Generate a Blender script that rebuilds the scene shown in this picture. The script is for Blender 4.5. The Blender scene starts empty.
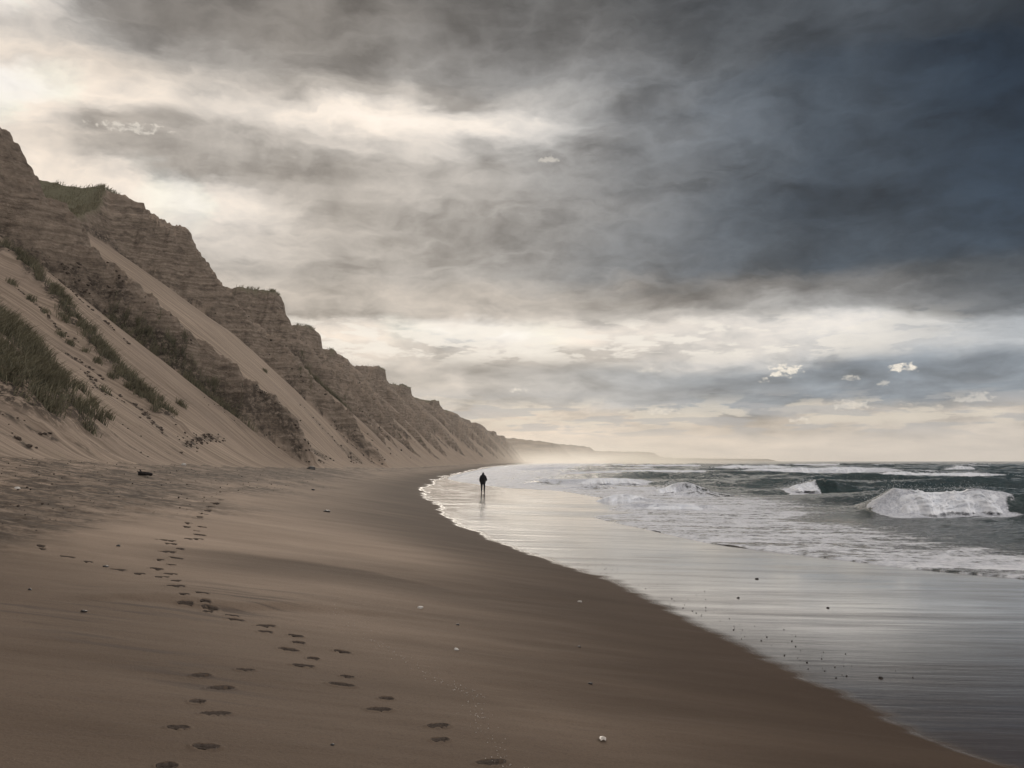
import bpy, math, random
import numpy as np

random.seed(7)
RNG = np.random.default_rng(7)
scene = bpy.context.scene
COL = scene.collection

# ---------------------------------------------------------------- camera
ZC = 2.9                                    # metres above the sea
cam_data = bpy.data.cameras.new("camera")
cam_data.sensor_width = 36.0
cam_data.lens = 36.0*900/1024
cam_data.clip_start = 0.1
cam_data.clip_end = 60000
cam = bpy.data.objects.new("camera", cam_data)
cam.location = (0, 0, ZC)
cam.rotation_euler = (math.pi/2+math.atan(77/900), 0, 0)
COL.objects.link(cam)
scene.camera = cam

# ---------------------------------------------------------------- light, sky, exposure
SUN_AZ, SUN_EL = math.radians(-8), math.radians(20.5)      # azimuth from +Y, to the left of the view
SUN_STRENGTH = 1.3
SKY_STRENGTH = 0.1
scene.view_settings.view_transform = 'Standard'
scene.view_settings.look = 'None'
scene.view_settings.exposure = 0
scene.view_settings.gamma = 1
scene.view_settings.use_curve_mapping = False

sun_data = bpy.data.lights.new("sun", 'SUN')
sun_data.energy = SUN_STRENGTH
sun_data.angle = math.radians(26)
sun_data.color = (1.0, 0.90, 0.78)
sun = bpy.data.objects.new("sun", sun_data)
sun.rotation_euler = (math.pi/2-SUN_EL, 0, math.pi-SUN_AZ)
sun.location = (-200, 300, 200)
COL.objects.link(sun)

def s2l(v):
    v = max(v, 0)/255.0
    return v/12.92 if v <= 0.04045 else ((v+0.055)/1.055)**2.4

class NT:
    """small helper for node graphs"""
    def __init__(self, tree):
        self.t = tree; self.n = tree.nodes; self.l = tree.links
    def new(self, kind, **kw):
        nd = self.n.new(kind)
        for k, v in kw.items(): setattr(nd, k, v)
        return nd
    def put(self, sock, v):
        if isinstance(v, bpy.types.NodeSocket): self.l.new(v, sock)
        elif v is not None: sock.default_value = v
    def math(self, op, a, b=None, c=None, clamp=False):
        nd = self.new('ShaderNodeMath', operation=op, use_clamp=clamp)
        for i, v in enumerate((a, b, c)):
            if v is not None: self.put(nd.inputs[i], v)
        return nd.outputs[0]
    def vec(self, op, a, b=None, scale=None):
        nd = self.new('ShaderNodeVectorMath', operation=op)
        self.put(nd.inputs[0], a)
        if b is not None: self.put(nd.inputs[1], b)
        if scale is not None: self.put(nd.inputs['Scale'], scale)
        return nd.outputs['Value'] if op in ('DOT_PRODUCT', 'LENGTH') else nd.outputs[0]
    def comb(self, x, y, z=0.0):
        nd = self.new('ShaderNodeCombineXYZ')
        for i, v in enumerate((x, y, z)): self.put(nd.inputs[i], v)
        return nd.outputs[0]
    def mix(self, f, a, b, blend='MIX'):
        nd = self.new('ShaderNodeMix', data_type='RGBA', blend_type=blend)
        self.put(nd.inputs[0], f); self.put(nd.inputs[6], a); self.put(nd.inputs[7], b)
        return nd.outputs[2]
    def rng(self, v, a, b, c=0.0, d=1.0, smooth=False):
        nd = self.new('ShaderNodeMapRange')
        nd.interpolation_type = 'SMOOTHSTEP' if smooth else 'LINEAR'
        for i, q in enumerate((v, a, b, c, d)): self.put(nd.inputs[i], q)
        return nd.outputs[0]
    def noise(self, vec, scale, detail=4, rough=0.5, dist=0.0, color=False):
        nd = self.new('ShaderNodeTexNoise')
        self.put(nd.inputs['Vector'], vec)
        nd.inputs['Scale'].default_value = scale; nd.inputs['Detail'].default_value = detail
        nd.inputs['Roughness'].default_value = rough; nd.inputs['Distortion'].default_value = dist
        return nd.outputs['Color'] if color else nd.outputs['Fac']
    def attr(self, name):
        return self.new('ShaderNodeAttribute', attribute_name=name).outputs['Fac']

# rows of cloud light along the sky: elevation row -> brightness and warmth at fourteen azimuths
SKY_COLS = [-60, 0, 60, 130, 200, 300, 400, 500, 600, 700, 800, 900, 1000, 1090]
W_TOP = [6, 6, 5, 5, 5, 5, 3, 1, 0, -3, -4, -5, -5, -5]
W_MID = [9, 9, 9, 8, 7, 7, 6, 4, 0, -4, -7, -8, -10, -11]
W_LOW = [10, 10, 10, 10, 9, 9, 8, 8, 7, 5, 2, 0, -3, -4]
W_BNK = [10, 10, 9, 9, 8, 8, 7, 5, 1, -3, -6, -7, -7, -7]
W_HOR = [13, 13, 13, 13, 13, 13, 13, 13, 12, 12, 11, 10, 9, 9]
SKY_ROWS = [
    (461, [215, 215, 215, 216, 217, 218, 218, 218, 218, 217, 216, 215, 214, 212], W_HOR),
    (440, [211, 211, 211, 212, 213, 213, 213, 213, 211, 209, 209, 208, 208, 205], W_HOR),
    (418, [200, 200, 200, 200, 200, 200, 200, 195, 190, 179, 173, 185, 190, 183], W_HOR),
    (402, [195, 195, 195, 195, 195, 192, 188, 180, 172, 155, 147, 143, 143, 141], W_BNK),
    (380, [190, 190, 190, 188, 186, 182, 176, 170, 164, 151, 143, 139, 139, 137], W_BNK),
    (358, [201, 201, 201, 201, 197, 193, 195, 187, 173, 207, 201, 187, 183, 177], W_LOW),
    (338, [214, 214, 214, 214, 210, 214, 240, 254, 236, 232, 220, 204, 172, 162], W_LOW),
    (318, [176, 176, 176, 176, 172, 168, 164, 166, 172, 164, 151, 134, 110, 103], W_LOW),
    (300, [176, 176, 176, 176, 171, 166, 161, 159, 155, 138, 120, 108, 96, 90], W_LOW),
    (270, [176, 176, 176, 171, 167, 159, 152, 145, 128, 106, 87, 80, 77, 75], W_MID),
    (245, [211, 211, 201, 191, 195, 165, 153, 146, 128, 101, 81, 75, 69, 65], W_MID),
    (215, [231, 226, 216, 237, 237, 167, 159, 149, 130, 103, 79, 70, 65, 61], W_MID),
    (185, [211, 201, 177, 157, 152, 156, 161, 151, 132, 105, 83, 70, 63, 59], W_MID),
    (155, [251, 236, 177, 153, 161, 177, 193, 183, 139, 112, 91, 72, 61, 57], W_MID),
    (130, [255, 250, 232, 208, 192, 226, 232, 216, 142, 115, 91, 74, 60, 56], W_MID),
    (100, [211, 201, 181, 171, 171, 164, 161, 161, 139, 114, 84, 72, 60, 57], W_MID),
    (75, [176, 171, 151, 139, 141, 139, 135, 132, 128, 107, 80, 72, 62, 58], W_TOP),
    (45, [245, 237, 155, 118, 118, 125, 123, 113, 109, 96, 83, 79, 71, 67], W_TOP),
    (15, [135, 145, 117, 110, 117, 123, 110, 100, 95, 85, 81, 79, 73, 69], W_TOP),
    (-40, [110, 113, 110, 110, 115, 120, 110, 101, 93, 85, 81, 77, 73, 71], W_TOP),
]
ZENITH = (0.25, 0.25, 0.26)                  # unseen sky overhead, brightness set to light the ground
PITCH = math.atan(77/900)

def px_az(px): return math.atan2((px-512)/900, 1.0)
def py_el(py):
    u = (384-py)/900
    return math.atan2(math.sin(PITCH)+u*math.cos(PITCH), math.cos(PITCH)-u*math.sin(PITCH))

def build_world():
    w = bpy.data.worlds.new("World"); scene.world = w; w.use_nodes = True
    N = NT(w.node_tree); N.n.clear()
    out = N.new('ShaderNodeOutputWorld'); bg = N.new('ShaderNodeBackground')
    bg.inputs['Strength'].default_value = SKY_STRENGTH
    sky = N.new('ShaderNodeTexSky', sky_type='NISHITA')
    sky.sun_disc = False; sky.sun_elevation = SUN_EL; sky.sun_rotation = SUN_AZ
    d = N.new('ShaderNodeTexCoord').outputs['Generated']
    sep = N.new('ShaderNodeSeparateXYZ'); N.l.new(d, sep.inputs[0])
    X, Y, Z = sep.outputs
    az = N.math('ARCTAN2', X, Y); el = N.math('ARCSINE', Z)
    # turbulent displacement of the cloud rows
    st = N.vec('MULTIPLY', d, (1.0, 1.0, 2.6))
    t1 = N.noise(st, 3.2, 5, 0.55, 0.3, True); t2 = N.noise(st, 11.0, 5, 0.6, 0.4, True)
    a1 = N.new('ShaderNodeSeparateXYZ'); N.l.new(N.vec('SUBTRACT', t1, (.5, .5, .5)), a1.inputs[0])
    a2 = N.new('ShaderNodeSeparateXYZ'); N.l.new(N.vec('SUBTRACT', t2, (.5, .5, .5)), a2.inputs[0])
    low = N.rng(el, 0.0, 0.22, 0.35, 1.0)
    azw = N.math('ADD', az, N.math('ADD', N.math('MULTIPLY', a1.outputs[0], 0.12), N.math('MULTIPLY', a2.outputs[0], 0.07)))
    elw = N.math('ADD', el, N.math('MULTIPLY', low, N.math('ADD', N.math('MULTIPLY', a1.outputs[1], 0.085), N.math('MULTIPLY', a2.outputs[1], 0.045))))
    f0, f1 = px_az(SKY_COLS[0]), px_az(SKY_COLS[-1])
    fac = N.rng(azw, f0, f1)
    col = None; prev = None
    for py, Ls, Ws in SKY_ROWS:
        r = N.new('ShaderNodeValToRGB'); cr = r.color_ramp; cr.interpolation = 'CARDINAL'
        while len(cr.elements) < len(SKY_COLS): cr.elements.new(0.5)
        for i, (px, L, wm) in enumerate(zip(SKY_COLS, Ls, Ws)):
            e = cr.elements[i]; e.position = (px_az(px)-f0)/(f1-f0)
            if py < 350: L = 148+(L-148)*(1.17 if L > 120 else 1.10)-2
            L = min(max(L, 20), 262)
            q = wm*(0.95 if wm > 0 else 1.1)
            e.color = (s2l(L+q), s2l(L), s2l(L-q*1.1), 1)
        N.l.new(fac, r.inputs[0]); c = r.outputs[0]
        if col is None: col = c
        else: col = N.mix(N.rng(elw, prev, py_el(py), smooth=True), col, c)
        prev = py_el(py)
    col = N.mix(N.rng(el, prev+0.02, 1.0, smooth=True), col, (*ZENITH, 1))
    # cloud body texture: soft billows above, streaks towards the horizon
    den = N.math('ADD', N.math('MAXIMUM', Z, 0.0), 0.16)
    pl = N.comb(N.math('DIVIDE', X, den), N.math('DIVIDE', Y, den), 0.0)
    wv = N.vec('ADD', pl, N.vec('SCALE', N.vec('SUBTRACT', N.noise(pl, 1.3, 4, 0.5, 0, True), (.5, .5, .5)), scale=0.55))
    b1 = N.noise(wv, 2.3, 7, 0.56)
    b2 = N.noise(N.vec('MULTIPLY', N.comb(azw, elw, 0.3), (11.0, 34.0, 1.0)), 1.0, 8, 0.60, 0.5)
    bn = N.noise(N.vec('MULTIPLY', N.comb(N.math('ADD', az, N.math('MULTIPLY', a1.outputs[2], 0.10)), elw, 0.0), (8.0, 17.0, 1.0)), 1.0, 8, 0.55)
    bil = N.rng(N.math('ABSOLUTE', N.math('SUBTRACT', bn, 0.5)), 0.0, 0.16, 0.26, -0.20)
    tex = N.math('ADD', N.rng(b1, 0.32, 0.68, -0.30, 0.30), N.math('MULTIPLY', N.rng(b2, 0.3, 0.7, -0.24, 0.24), N.rng(el, 0.05, 0.30, 1.0, 0.45)))
    tex = N.math('ADD', tex, N.math('MULTIPLY', bil, N.rng(el, 0.10, 0.2, 0.3, 1.0)))
    tex = N.math('MULTIPLY', tex, N.rng(el, 0.0, 0.06, 0.25, 1.0))
    col = N.vec('SCALE', col, scale=N.math('ADD', tex, 1.0))
    lum = N.vec('DOT_PRODUCT', col, (0.3, 0.6, 0.1))
    col = N.vec('SCALE', col, scale=N.rng(lum, 0.55, 1.35, 1.0, 0.70))
    col = N.vec('MULTIPLY', col, N.mix(N.rng(lum, 0.4, 1.0), (1, 1, 1, 1), (1.04, 0.985, 0.92, 1)))
    # ragged lit breaks in the low bank of cloud
    b3 = N.noise(N.comb(N.math('MULTIPLY', az, 21.0), N.math('MULTIPLY', el, 78.0), 1.7), 1.0, 8, 0.57, 0.15)
    band = N.math('MULTIPLY', N.rng(el, 0.100, 0.122, smooth=True), N.rng(el, 0.165, 0.140, smooth=True))
    band2 = N.math('MULTIPLY', N.rng(el, 0.030, 0.045, smooth=True), N.rng(el, 0.075, 0.055, smooth=True))
    edge = N.math('MULTIPLY', N.rng(b3, 0.475, 0.545, 0, 1, True), N.rng(b3, 0.50, 0.66, 0.72, 1.0))
    right = N.rng(az, 0.50, 0.30)
    col = N.mix(N.math('MULTIPLY', N.math('MULTIPLY', edge, N.math('MULTIPLY', band, right)), 0.85), col, (0.90, 0.84, 0.75, 1))
    col = N.mix(N.math('MULTIPLY', N.math('MULTIPLY', edge, band2), 0.75), col, (0.72, 0.65, 0.55, 1))
    b5 = N.noise(N.comb(N.math('MULTIPLY', az, 13.0), N.math('MULTIPLY', el, 85.0), 4.1), 1.0, 8, 0.57, 0.1)
    band3 = N.math('MULTIPLY', N.rng(el, 0.018, 0.040, smooth=True), N.rng(el, 0.085, 0.060, smooth=True))
    col = N.mix(N.math('MULTIPLY', N.math('MULTIPLY', N.rng(b5, 0.49, 0.56, 0, 1, True), band3), 0.6), col, (0.40, 0.40, 0.41, 1))
    # small sunlit cumulus heads
    puff_n = N.noise(N.comb(N.math('MULTIPLY', az, 105.0), N.math('MULTIPLY', el, 160.0), 0.0), 1.0, 7, 0.60, 0.3)
    puff_c = N.mix(N.rng(puff_n, 0.35, 0.6, 0, 1), (0.62, 0.58, 0.52, 1), (0.88, 0.81, 0.71, 1))
    for px, py, rx, ry, k in [(787, 376, 24, 12, 1.0), (905, 377, 20, 9, 1.0), (853, 384, 14, 5, .5), (550, 161, 15, 6, .4), (519, 391, 12, 6, .5), (885, 390, 10, 5, .4), (764, 384, 9, 5, .5),
                              (120, 156, 50, 9, .5), (800, 424, 13, 8, .5), (850, 410, 30, 8, .4), (660, 413, 30, 6, .4), (975, 405, 30, 8, .4), (650, 372, 16, 4, .3)]:
        da = N.math('MULTIPLY', N.math('SUBTRACT', az, px_az(px)), 900/rx*1.1)
        de = N.math('MULTIPLY', N.math('SUBTRACT', el, py_el(py)), 900/ry)
        de = N.math('MAXIMUM', de, N.math('MULTIPLY', de, -1.9))
        r2 = N.math('ADD', N.math('MULTIPLY', da, da), N.math('MULTIPLY', de, de))
        m = N.rng(N.math('ADD', puff_n, N.rng(r2, 0, 2.0, 0.14, -0.42)), 0.47, 0.64, 0, k, True)
        col = N.mix(m, col, puff_c)
    # unseen sky away from the view: broken cloud, clear gaps, brightened to light cliffs
    side = N.math('MAXIMUM', N.rng(az, 0.62, 1.0, 0, 1, True), N.rng(az, -0.8, -1.8, 0, 1, True))
    east_boost = N.math('MULTIPLY', N.rng(az, 0.62, 1.0, 1.0, 2.2, True), N.rng(az, 2.6, 3.1, 1.0, 0.8, True))
    back = N.vec('SCALE', N.mix(N.rng(b1, 0.42, 0.6, 0, 1, True), (0.34, 0.34, 0.36, 1), (0.66, 0.62, 0.58, 1)), scale=east_boost)
    col = N.mix(side, col, back)
    cloud = N.vec('SCALE', col, scale=1.0/SKY_STRENGTH)
    clear = N.math('MULTIPLY', side, N.rng(b1, 0.40, 0.30, 0, 0.8, True))
    fin = N.mix(N.math('ADD', clear, 0.02), cloud, sky.outputs[0])
    N.l.new(fin, bg.inputs['Color']); N.l.new(bg.outputs[0], out.inputs[0])
    w.cycles.sampling_method = 'MANUAL'; w.cycles.sample_map_resolution = 1024
build_world()
scene.cycles.volume_bounces = 3
scene.cycles.max_bounces = 8
scene.cycles.volume_step_rate = 1.0
scene.cycles.use_denoising = True

# ---------------------------------------------------------------- terrain maths
def _hash(ix, iy, seed):
    h = (ix.astype(np.int64) * 374761393 + iy.astype(np.int64) * 668265263 + seed * 2147483647 + 144665) & 0xFFFFFFFF
    h = ((h ^ (h >> 13)) * 1274126177) & 0xFFFFFFFF
    h = ((h ^ (h >> 16)) * 2246822519) & 0xFFFFFFFF
    return (h ^ (h >> 15)) & 0xFFFFFFFF

def noise(x, y, seed=0):
    """gradient noise, about -1..1"""
    x, y = np.broadcast_arrays(np.asarray(x, float), np.asarray(y, float))
    ix, iy = np.floor(x), np.floor(y)
    fx, fy = x - ix, y - iy
    ux, uy = fx*fx*fx*(fx*(fx*6-15)+10), fy*fy*fy*(fy*(fy*6-15)+10)
    def g(dx, dy):
        a = _hash(ix+dx, iy+dy, seed) * (2*math.pi/4294967296.0)
        return np.cos(a)*(fx-dx) + np.sin(a)*(fy-dy)
    a = g(0, 0); b = g(1, 0); c = g(0, 1); d = g(1, 1)
    return 1.5*((a+(b-a)*ux) + ((c+(d-c)*ux)-(a+(b-a)*ux))*uy)

def fbm(x, y, octv=4, seed=0, gain=0.5):
    s, a, n = 0.0, 1.0, 0.0
    for i in range(octv):
        s = s + a*noise(x*2**i+17.3*i, y*2**i-9.1*i, seed+i*31); n += a; a *= gain
    return s/n

def sstep(a, b, x):
    t = np.clip((x-a)/(b-a), 0, 1)
    return t*t*(3-2*t)

def curve(pts):
    """smooth interpolation through (y, value) control points, straight beyond the ends"""
    P = np.array(sorted(pts), float); xs, vs = P[:, 0], P[:, 1]
    m = np.gradient(vs, xs)
    sec = np.diff(vs)/np.diff(xs)
    for i in range(1, len(xs)-1):
        if sec[i-1]*sec[i] <= 0: m[i] = 0
        else: m[i] = 2*sec[i-1]*sec[i]/(sec[i-1]+sec[i])
    def f(x):
        x = np.asarray(x, float); xc = np.clip(x, xs[0], xs[-1])
        i = np.clip(np.searchsorted(xs, xc)-1, 0, len(xs)-2)
        h = xs[i+1]-xs[i]; t = (xc-xs[i])/h
        return ((1+2*t)*(1-t)**2*vs[i] + t*(1-t)**2*h*m[i] + t*t*(3-2*t)*vs[i+1] + t*t*(t-1)*h*m[i+1])
    return f

# plan of the coast: x of the swash edge, of the sea's foam edge and of the foot of the cliff, along y
wet_x = curve([(-60, 14.5), (-5, 6.6), (3.5, 4.95), (7.8, 4.25), (8.6, 3.95), (9.6, 3.75), (11.0, 3.5), (12.6, 3.25), (14.6, 2.95), (17.2, 2.55),
               (20, 2.1), (24.2, 0.85), (28.5, -0.25), (36.5, -2.05), (46.5, -3.55), (64, -5.9), (83, -8.3), (113, -9.6), (160, -11.2),
               (250, -11), (400, -9.5), (560, -3), (800, 8), (1450, 34), (1800, 36), (3000, 10), (12000, -200)])
sea_x = curve([(-60, 34), (0, 18.5), (10, 15.3), (21.5, 12.4), (24, 10.5), (27, 8.9), (31.5, 6.7), (37, 5.6), (43, 4.4), (46, 4.0), (50, 6.6), (53.5, 5.6), (58, 8.3),
               (66, 7.4), (74, 6.2), (86, 4.4), (97, -1.0), (112, -4.6), (128, -8.0), (150, -10.6), (175, -11), (250, -10.6), (400, -9), (560, -2.5),
               (800, 8.5), (1450, 34.5), (1800, 36.5), (3000, 10.5), (12000, -199)])
foot_x = curve([(-60, -20), (0, -21), (60, -21.5), (100, -22), (170, -23), (240, -22.5), (320, -22), (444, -19), (560, -13), (700, -4), (1000, 10), (1450, 24), (1800, 28)])
foot_z = curve([(-60, 3.3), (20, 3.25), (36, 3.1), (46, 2.85), (93, 2.2), (240, 1.35), (1800, 1.3)])

def churn(x, y):
    """0..1: trampled and slumped sand near the foot of the cliff"""
    return sstep(0.0, -4.5, x-foot_x(y) - np.interp(y, [0, 25, 60, 120], [16.5, 15.0, 11.0, 7.0]) + 3.2*fbm(x*0.22, y*0.10, 3, 5)) * sstep(5, 11, y)

def beach_base(x, y):
    xw, xs, xf, zf = wet_x(y), sea_x(y), foot_x(y), foot_z(y)
    d = xw-x
    inland = 0.3+(zf-0.3)*d/np.maximum(xw-xf, 4)
    ws = np.maximum(xs-xw, 0.8)
    film = 0.3-0.22*np.clip(-d/ws, 0, 1)-0.07*np.maximum(x-xs, 0)
    film = np.maximum(film, -3)
    return np.where(d > 0, inland, film)

def beach_z(x, y):
    z = beach_base(x, y)
    d = wet_x(y)-x
    dry = sstep(0.0, 3.0, d)
    z = z + dry*0.035*fbm(x*0.25, y*0.5, 3, 11) + dry*0.010*fbm(x*0.9, y*3.2, 3, 12)
    c = churn(x, y)
    z = z + c*(0.10*fbm(x*0.9, y*0.9, 4, 13, 0.6) + 0.03*fbm(x*3.1, y*3.1, 3, 14, 0.6))
    # a low wind-cut ledge winding over the dry sand on the left
    yl = 10.9+0.38*(x+3.4)+0.5*noise(x*0.8, 0.3, 15)
    z = z + 0.07*sstep(-0.05, 0.35, y-yl)*sstep(-5.5, -4.2, x)*sstep(-1.0, -2.6, x)*sstep(yl+3.2, yl+0.6, y)
    return z

SPUR = [(-1, -0.5), (0, 0), (1.6, 3.0), (3, 5.6), (13.6, 15.2), (21.4, 21.4), (28, 26.6), (32.8, 31.2), (35, 34), (36, 36), (38, 40), (60, 46)]
STEEP = [(-1, -0.5), (0, 0.3), (4, 5.2), (10, 11.8), (16, 18.2), (25, 27.2), (30.6, 33.5), (36.8, 41), (38.2, 44), (45, 48), (51, 51.5), (70, 54)]
FAR = [(-1, -2), (0, -1.5), (6, 3.2), (12, 11.5), (20, 22), (28, 30.5), (33, 36), (34.6, 38.2), (35.2, 42), (37, 44), (60, 46)]
SOFT = [(-1, -2), (0, -1.5), (6, 3.2), (12, 11.5), (20, 21), (28, 29.5), (33, 35), (37, 39.5), (42, 42), (60, 45)]
# buttresses: y, profile, scale, half width at the crest, near side slope, far side slope, cap height above foot
SPURS = [(104, SPUR, 1.0, 1.4, 1.9, 1.6, 44), (168, STEEP, 1.0, 2.0, 1.45, 1.4, 53.5),
         (216, FAR, 0.98, 3.0, 1.5, 1.5, 43.0), (241, SOFT, 0.93, 2.5, 1.4, 1.4, 41.5), (268, FAR, 0.95, 2.5, 1.3, 1.4, 41.8), (296, FAR, 0.88, 2, 1.4, 1.4, 35), (322, SOFT, 0.99, 4, 1.3, 1.4, 41.5),
         (380, FAR, 0.97, 9, 1.0, 1.3, 41), (432, SOFT, 0.84, 4, 1.1, 1.3, 34), (470, FAR, 0.98, 12, 1.0, 1.2, 41.5), (545, SOFT, 0.90, 6, 1, 1.2, 37), (575, FAR, 0.97, 9, 1, 1.2, 40.5),
         (690, SOFT, 0.95, 12, 0.8, 1, 40), (815, FAR, 0.88, 14, 0.8, 1, 35), (930, SOFT, 0.97, 30, 0.7, 0.9, 40), (1120, FAR, 0.92, 26, .7, .9, 38), (1340, FAR, 0.95, 30, .7, .9, 39), (1560, FAR, .95, 40, .7, .9, 39)]

def seg_dist(x, y, a, b):
    ax, ay = a; bx, by = b
    t = np.clip(((x-ax)*(bx-ax)+(y-ay)*(by-ay))/((bx-ax)**2+(by-ay)**2), 0, 1)
    return np.hypot(x-ax-t*(bx-ax), y-ay-t*(by-ay)), t

def cliff_z(x, y):
    """height and rockiness of the dune cliff"""
    u = foot_x(y)-x
    zf = foot_z(y)
    up = np.maximum(u, 0)
    sand = zf + 0.1*u + 0.55*(np.sqrt(up*up+1.2*1.2)-1.2)
    k = sstep(1, 9, u)
    sand = sand + k*(0.9*fbm(u*0.05, y*0.055, 3, 21) + 0.10*fbm(u*0.05+y*0.05, y*0.8, 3, 22) + 0.035*fbm(u*0.10, y*2.6, 2, 23))
    # sand drifts leaning on the near flank of each buttress
    def drift(yc, wy, amp): return amp*np.interp(u, [3, 8, 15, 25, 35, 45], [0, 0.25, 0.55, 0.85, 1.0, 1.0])*np.exp(-(np.abs(y-yc+1.5*fbm(u*0.12, 0*u+yc, 2, 27))/wy)**2.5)
    sand = sand + drift(146, 24, 8.5) + drift(92, 10, 4.2)
    for i, row in enumerate(SPURS[2:]):
        sand = sand + drift(row[0]*(0.952-0.012*(i % 3)), row[0]*0.030, 7.5-1.5*(i % 4))
    sand = sand + 4.0*sstep(10, 30, u)*np.clip(0.3+1.2*fbm(0*u+3.3, y*0.025, 2, 26), 0, 1)*sstep(170, 200, y)
    # grown-over hummocks on the near slope
    for a, b, amp, w in (((-49, 88), (-28.5, 74.5), 1.0, 1.7), ((-40, 68), (-27, 53), 1.2, 3.2), ((-36, 57), (-26, 48.5), 0.9, 2.4)):
        d, t = seg_dist(x, y, a, b)
        d = d + 0.8*fbm(x*0.35, y*0.35, 3, 24)
        sand = sand + amp*np.exp(-(d/w)**2)*(0.8+0.5*fbm(x*0.8, y*0.8, 3, 25))
    rock = np.full_like(sand, -99.0)
    for i, (yk, prof, sc, hw, kn, kf, cap) in enumerate(SPURS):
        yy = y-yk-(0.02*yk+1.2)*fbm(u*0.09, 0.0*u+i*7.7, 3, 40+i)
        uu = np.maximum(u-(1.7*math.sin(i*2.3) if i > 1 else 0.0)*sstep(10, 30, u), -1)
        p = np.array(prof)
        crest = np.minimum(np.interp(uu, p[:, 0], p[:, 1]*sc), cap)
        a = np.maximum(np.abs(yy)-hw*(0.6+0.015*u), 0)
        z = zf+crest-np.where(yy < 0, kn, kf)*a
        rock = np.maximum(rock, z)
    us = 35.5+4*fbm(y*0.035, 0*y, 3, 60)+3*sstep(100, 60, y)
    scarp = zf+21+1.75*(u-us)
    rock = np.maximum(rock, np.where(u > us-6, scarp, -99))
    wig = fbm(u*0.11, y*0.11, 4, 61)
    m0 = sstep(-1.5, 2.0, rock-sand)
    # gullies and horizontal ledges
    gul = np.abs(fbm(u*0.06+0.05*y, y*0.20-u*0.05, 4, 62, 0.55)); gu2 = np.abs(fbm(u*0.13, y*0.62+u*0.12, 3, 68, 0.55))
    det = 1.7*wig - 4.2*(0.30-gul) - 1.5*(0.3-gu2) + 1.9*(0.28-np.abs(fbm(u*0.30+y*0.05, y*0.26-u*0.06, 5, 63, 0.62))) + 0.28*fbm(u*1.7, y*1.7, 3, 66, 0.6)
    cap = zf + 1.8*sstep(240, 330, y)*noise(y*0.021, 0*y, 88) + np.interp(y, [100, 112, 122, 140, 158, 166, 178, 205, 230, 300, 500, 900, 1800], [43.0, 40, 37.5, 39, 45.5, 51, 50.5, 43, 41.8, 41.2, 40.2, 39.5, 38.5]) + 0.12*np.maximum(u-40, 0) + 1.3*fbm(u*0.08, y*0.05, 3, 65) + 0.25*fbm(u*0.8, y*0.6, 2, 67)
    zr = rock + det*sstep(1, 6, u)*np.interp(y, [230, 600], [1.0, 0.5])*(0.45+0.55*sstep(-0.5, 5.0, cap-rock))
    q = zr/1.35 + 0.9*fbm(u*0.06, y*0.05, 2, 64)
    fr = q-np.floor(q)
    zr = zr + 0.85*(sstep(0.25, 0.75, fr)-fr)*sstep(-0.15, 0.35, fbm(u*0.07, y*0.06, 3, 69))
    z = np.maximum(zr, sand)
    diff = zr-sand
    rk = sstep(-0.15, 0.5, zr-sand)*sstep(0.0, 2.5, u)
    grass = sstep(-0.7, 0.35, z-cap)
    z = np.minimum(z, cap)
    under = zf+0.1*u-0.05-0.12*np.maximum(-u, 0)
    z = np.where(u < 0, np.minimum(z, under), z)
    return z, rk, grass, diff

def land_z(x, y):
    x = np.asarray(x, float); y = np.asarray(y, float)
    return np.maximum(beach_z(x, y), np.where(x < foot_x(y)+0.5, cliff_z(x, y)[0], -99))
# ---------------------------------------------------------------- end of terrain maths

# ---------------------------------------------------------------- mesh helpers
def tag(o, label=None, cat=None, group=None, kind=None):
    if label: o['label'] = label
    if cat: o['category'] = cat
    if group: o['group'] = group
    if kind: o['kind'] = kind
    return o

def np_mesh(name, V, Fq, mat=None, attrs=None, smooth=True, parent=None):
    """one mesh object from vertex and face arrays (faces all quads or all triangles)"""
    me = bpy.data.meshes.new(name)
    V = np.ascontiguousarray(V, np.float32); Fq = np.ascontiguousarray(Fq, np.int32)
    k = Fq.shape[1]
    me.vertices.add(len(V)); me.vertices.foreach_set('co', V.ravel())
    me.loops.add(Fq.size); me.loops.foreach_set('vertex_index', Fq.ravel())
    me.polygons.add(len(Fq))
    me.polygons.foreach_set('loop_start', np.arange(0, Fq.size, k, dtype=np.int32))
    me.polygons.foreach_set('use_smooth', np.full(len(Fq), smooth))
    me.update(calc_edges=True)
    for an, av in (attrs or {}).items():
        a = me.attributes.new(an, 'FLOAT', 'POINT'); a.data.foreach_set('value', np.ascontiguousarray(av, np.float32).ravel())
    me.validate()
    o = bpy.data.objects.new(name, me); COL.objects.link(o)
    if mat: me.materials.append(mat)
    if parent: o.parent = parent
    return o

def grid_faces(r, c):
    i = np.arange(r*c).reshape(r, c)
    return np.stack([i[:-1, :-1], i[:-1, 1:], i[1:, 1:], i[1:, :-1]], -1).reshape(-1, 4)

def grid(name, X, Y, Z, mat, attrs=None, keep=None):
    F = grid_faces(*X.shape)
    V = np.stack([X, Y, Z], -1).reshape(-1, 3)
    A = {k: np.asarray(v).ravel() for k, v in (attrs or {}).items()}
    if keep is not None:
        F = F[keep.ravel()]
        used = np.unique(F); remap = np.full(len(V), -1, np.int64); remap[used] = np.arange(len(used))
        V = V[used]; F = remap[F]; A = {k: v[used] for k, v in A.items()}
    return np_mesh(name, V, F, mat, A)

def material(name):
    m = bpy.data.materials.new(name); m.use_nodes = True
    N = NT(m.node_tree); b = N.n['Principled BSDF']
    return m, N, b

def world_pos(N): return N.new('ShaderNodeNewGeometry').outputs['Position']

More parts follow.
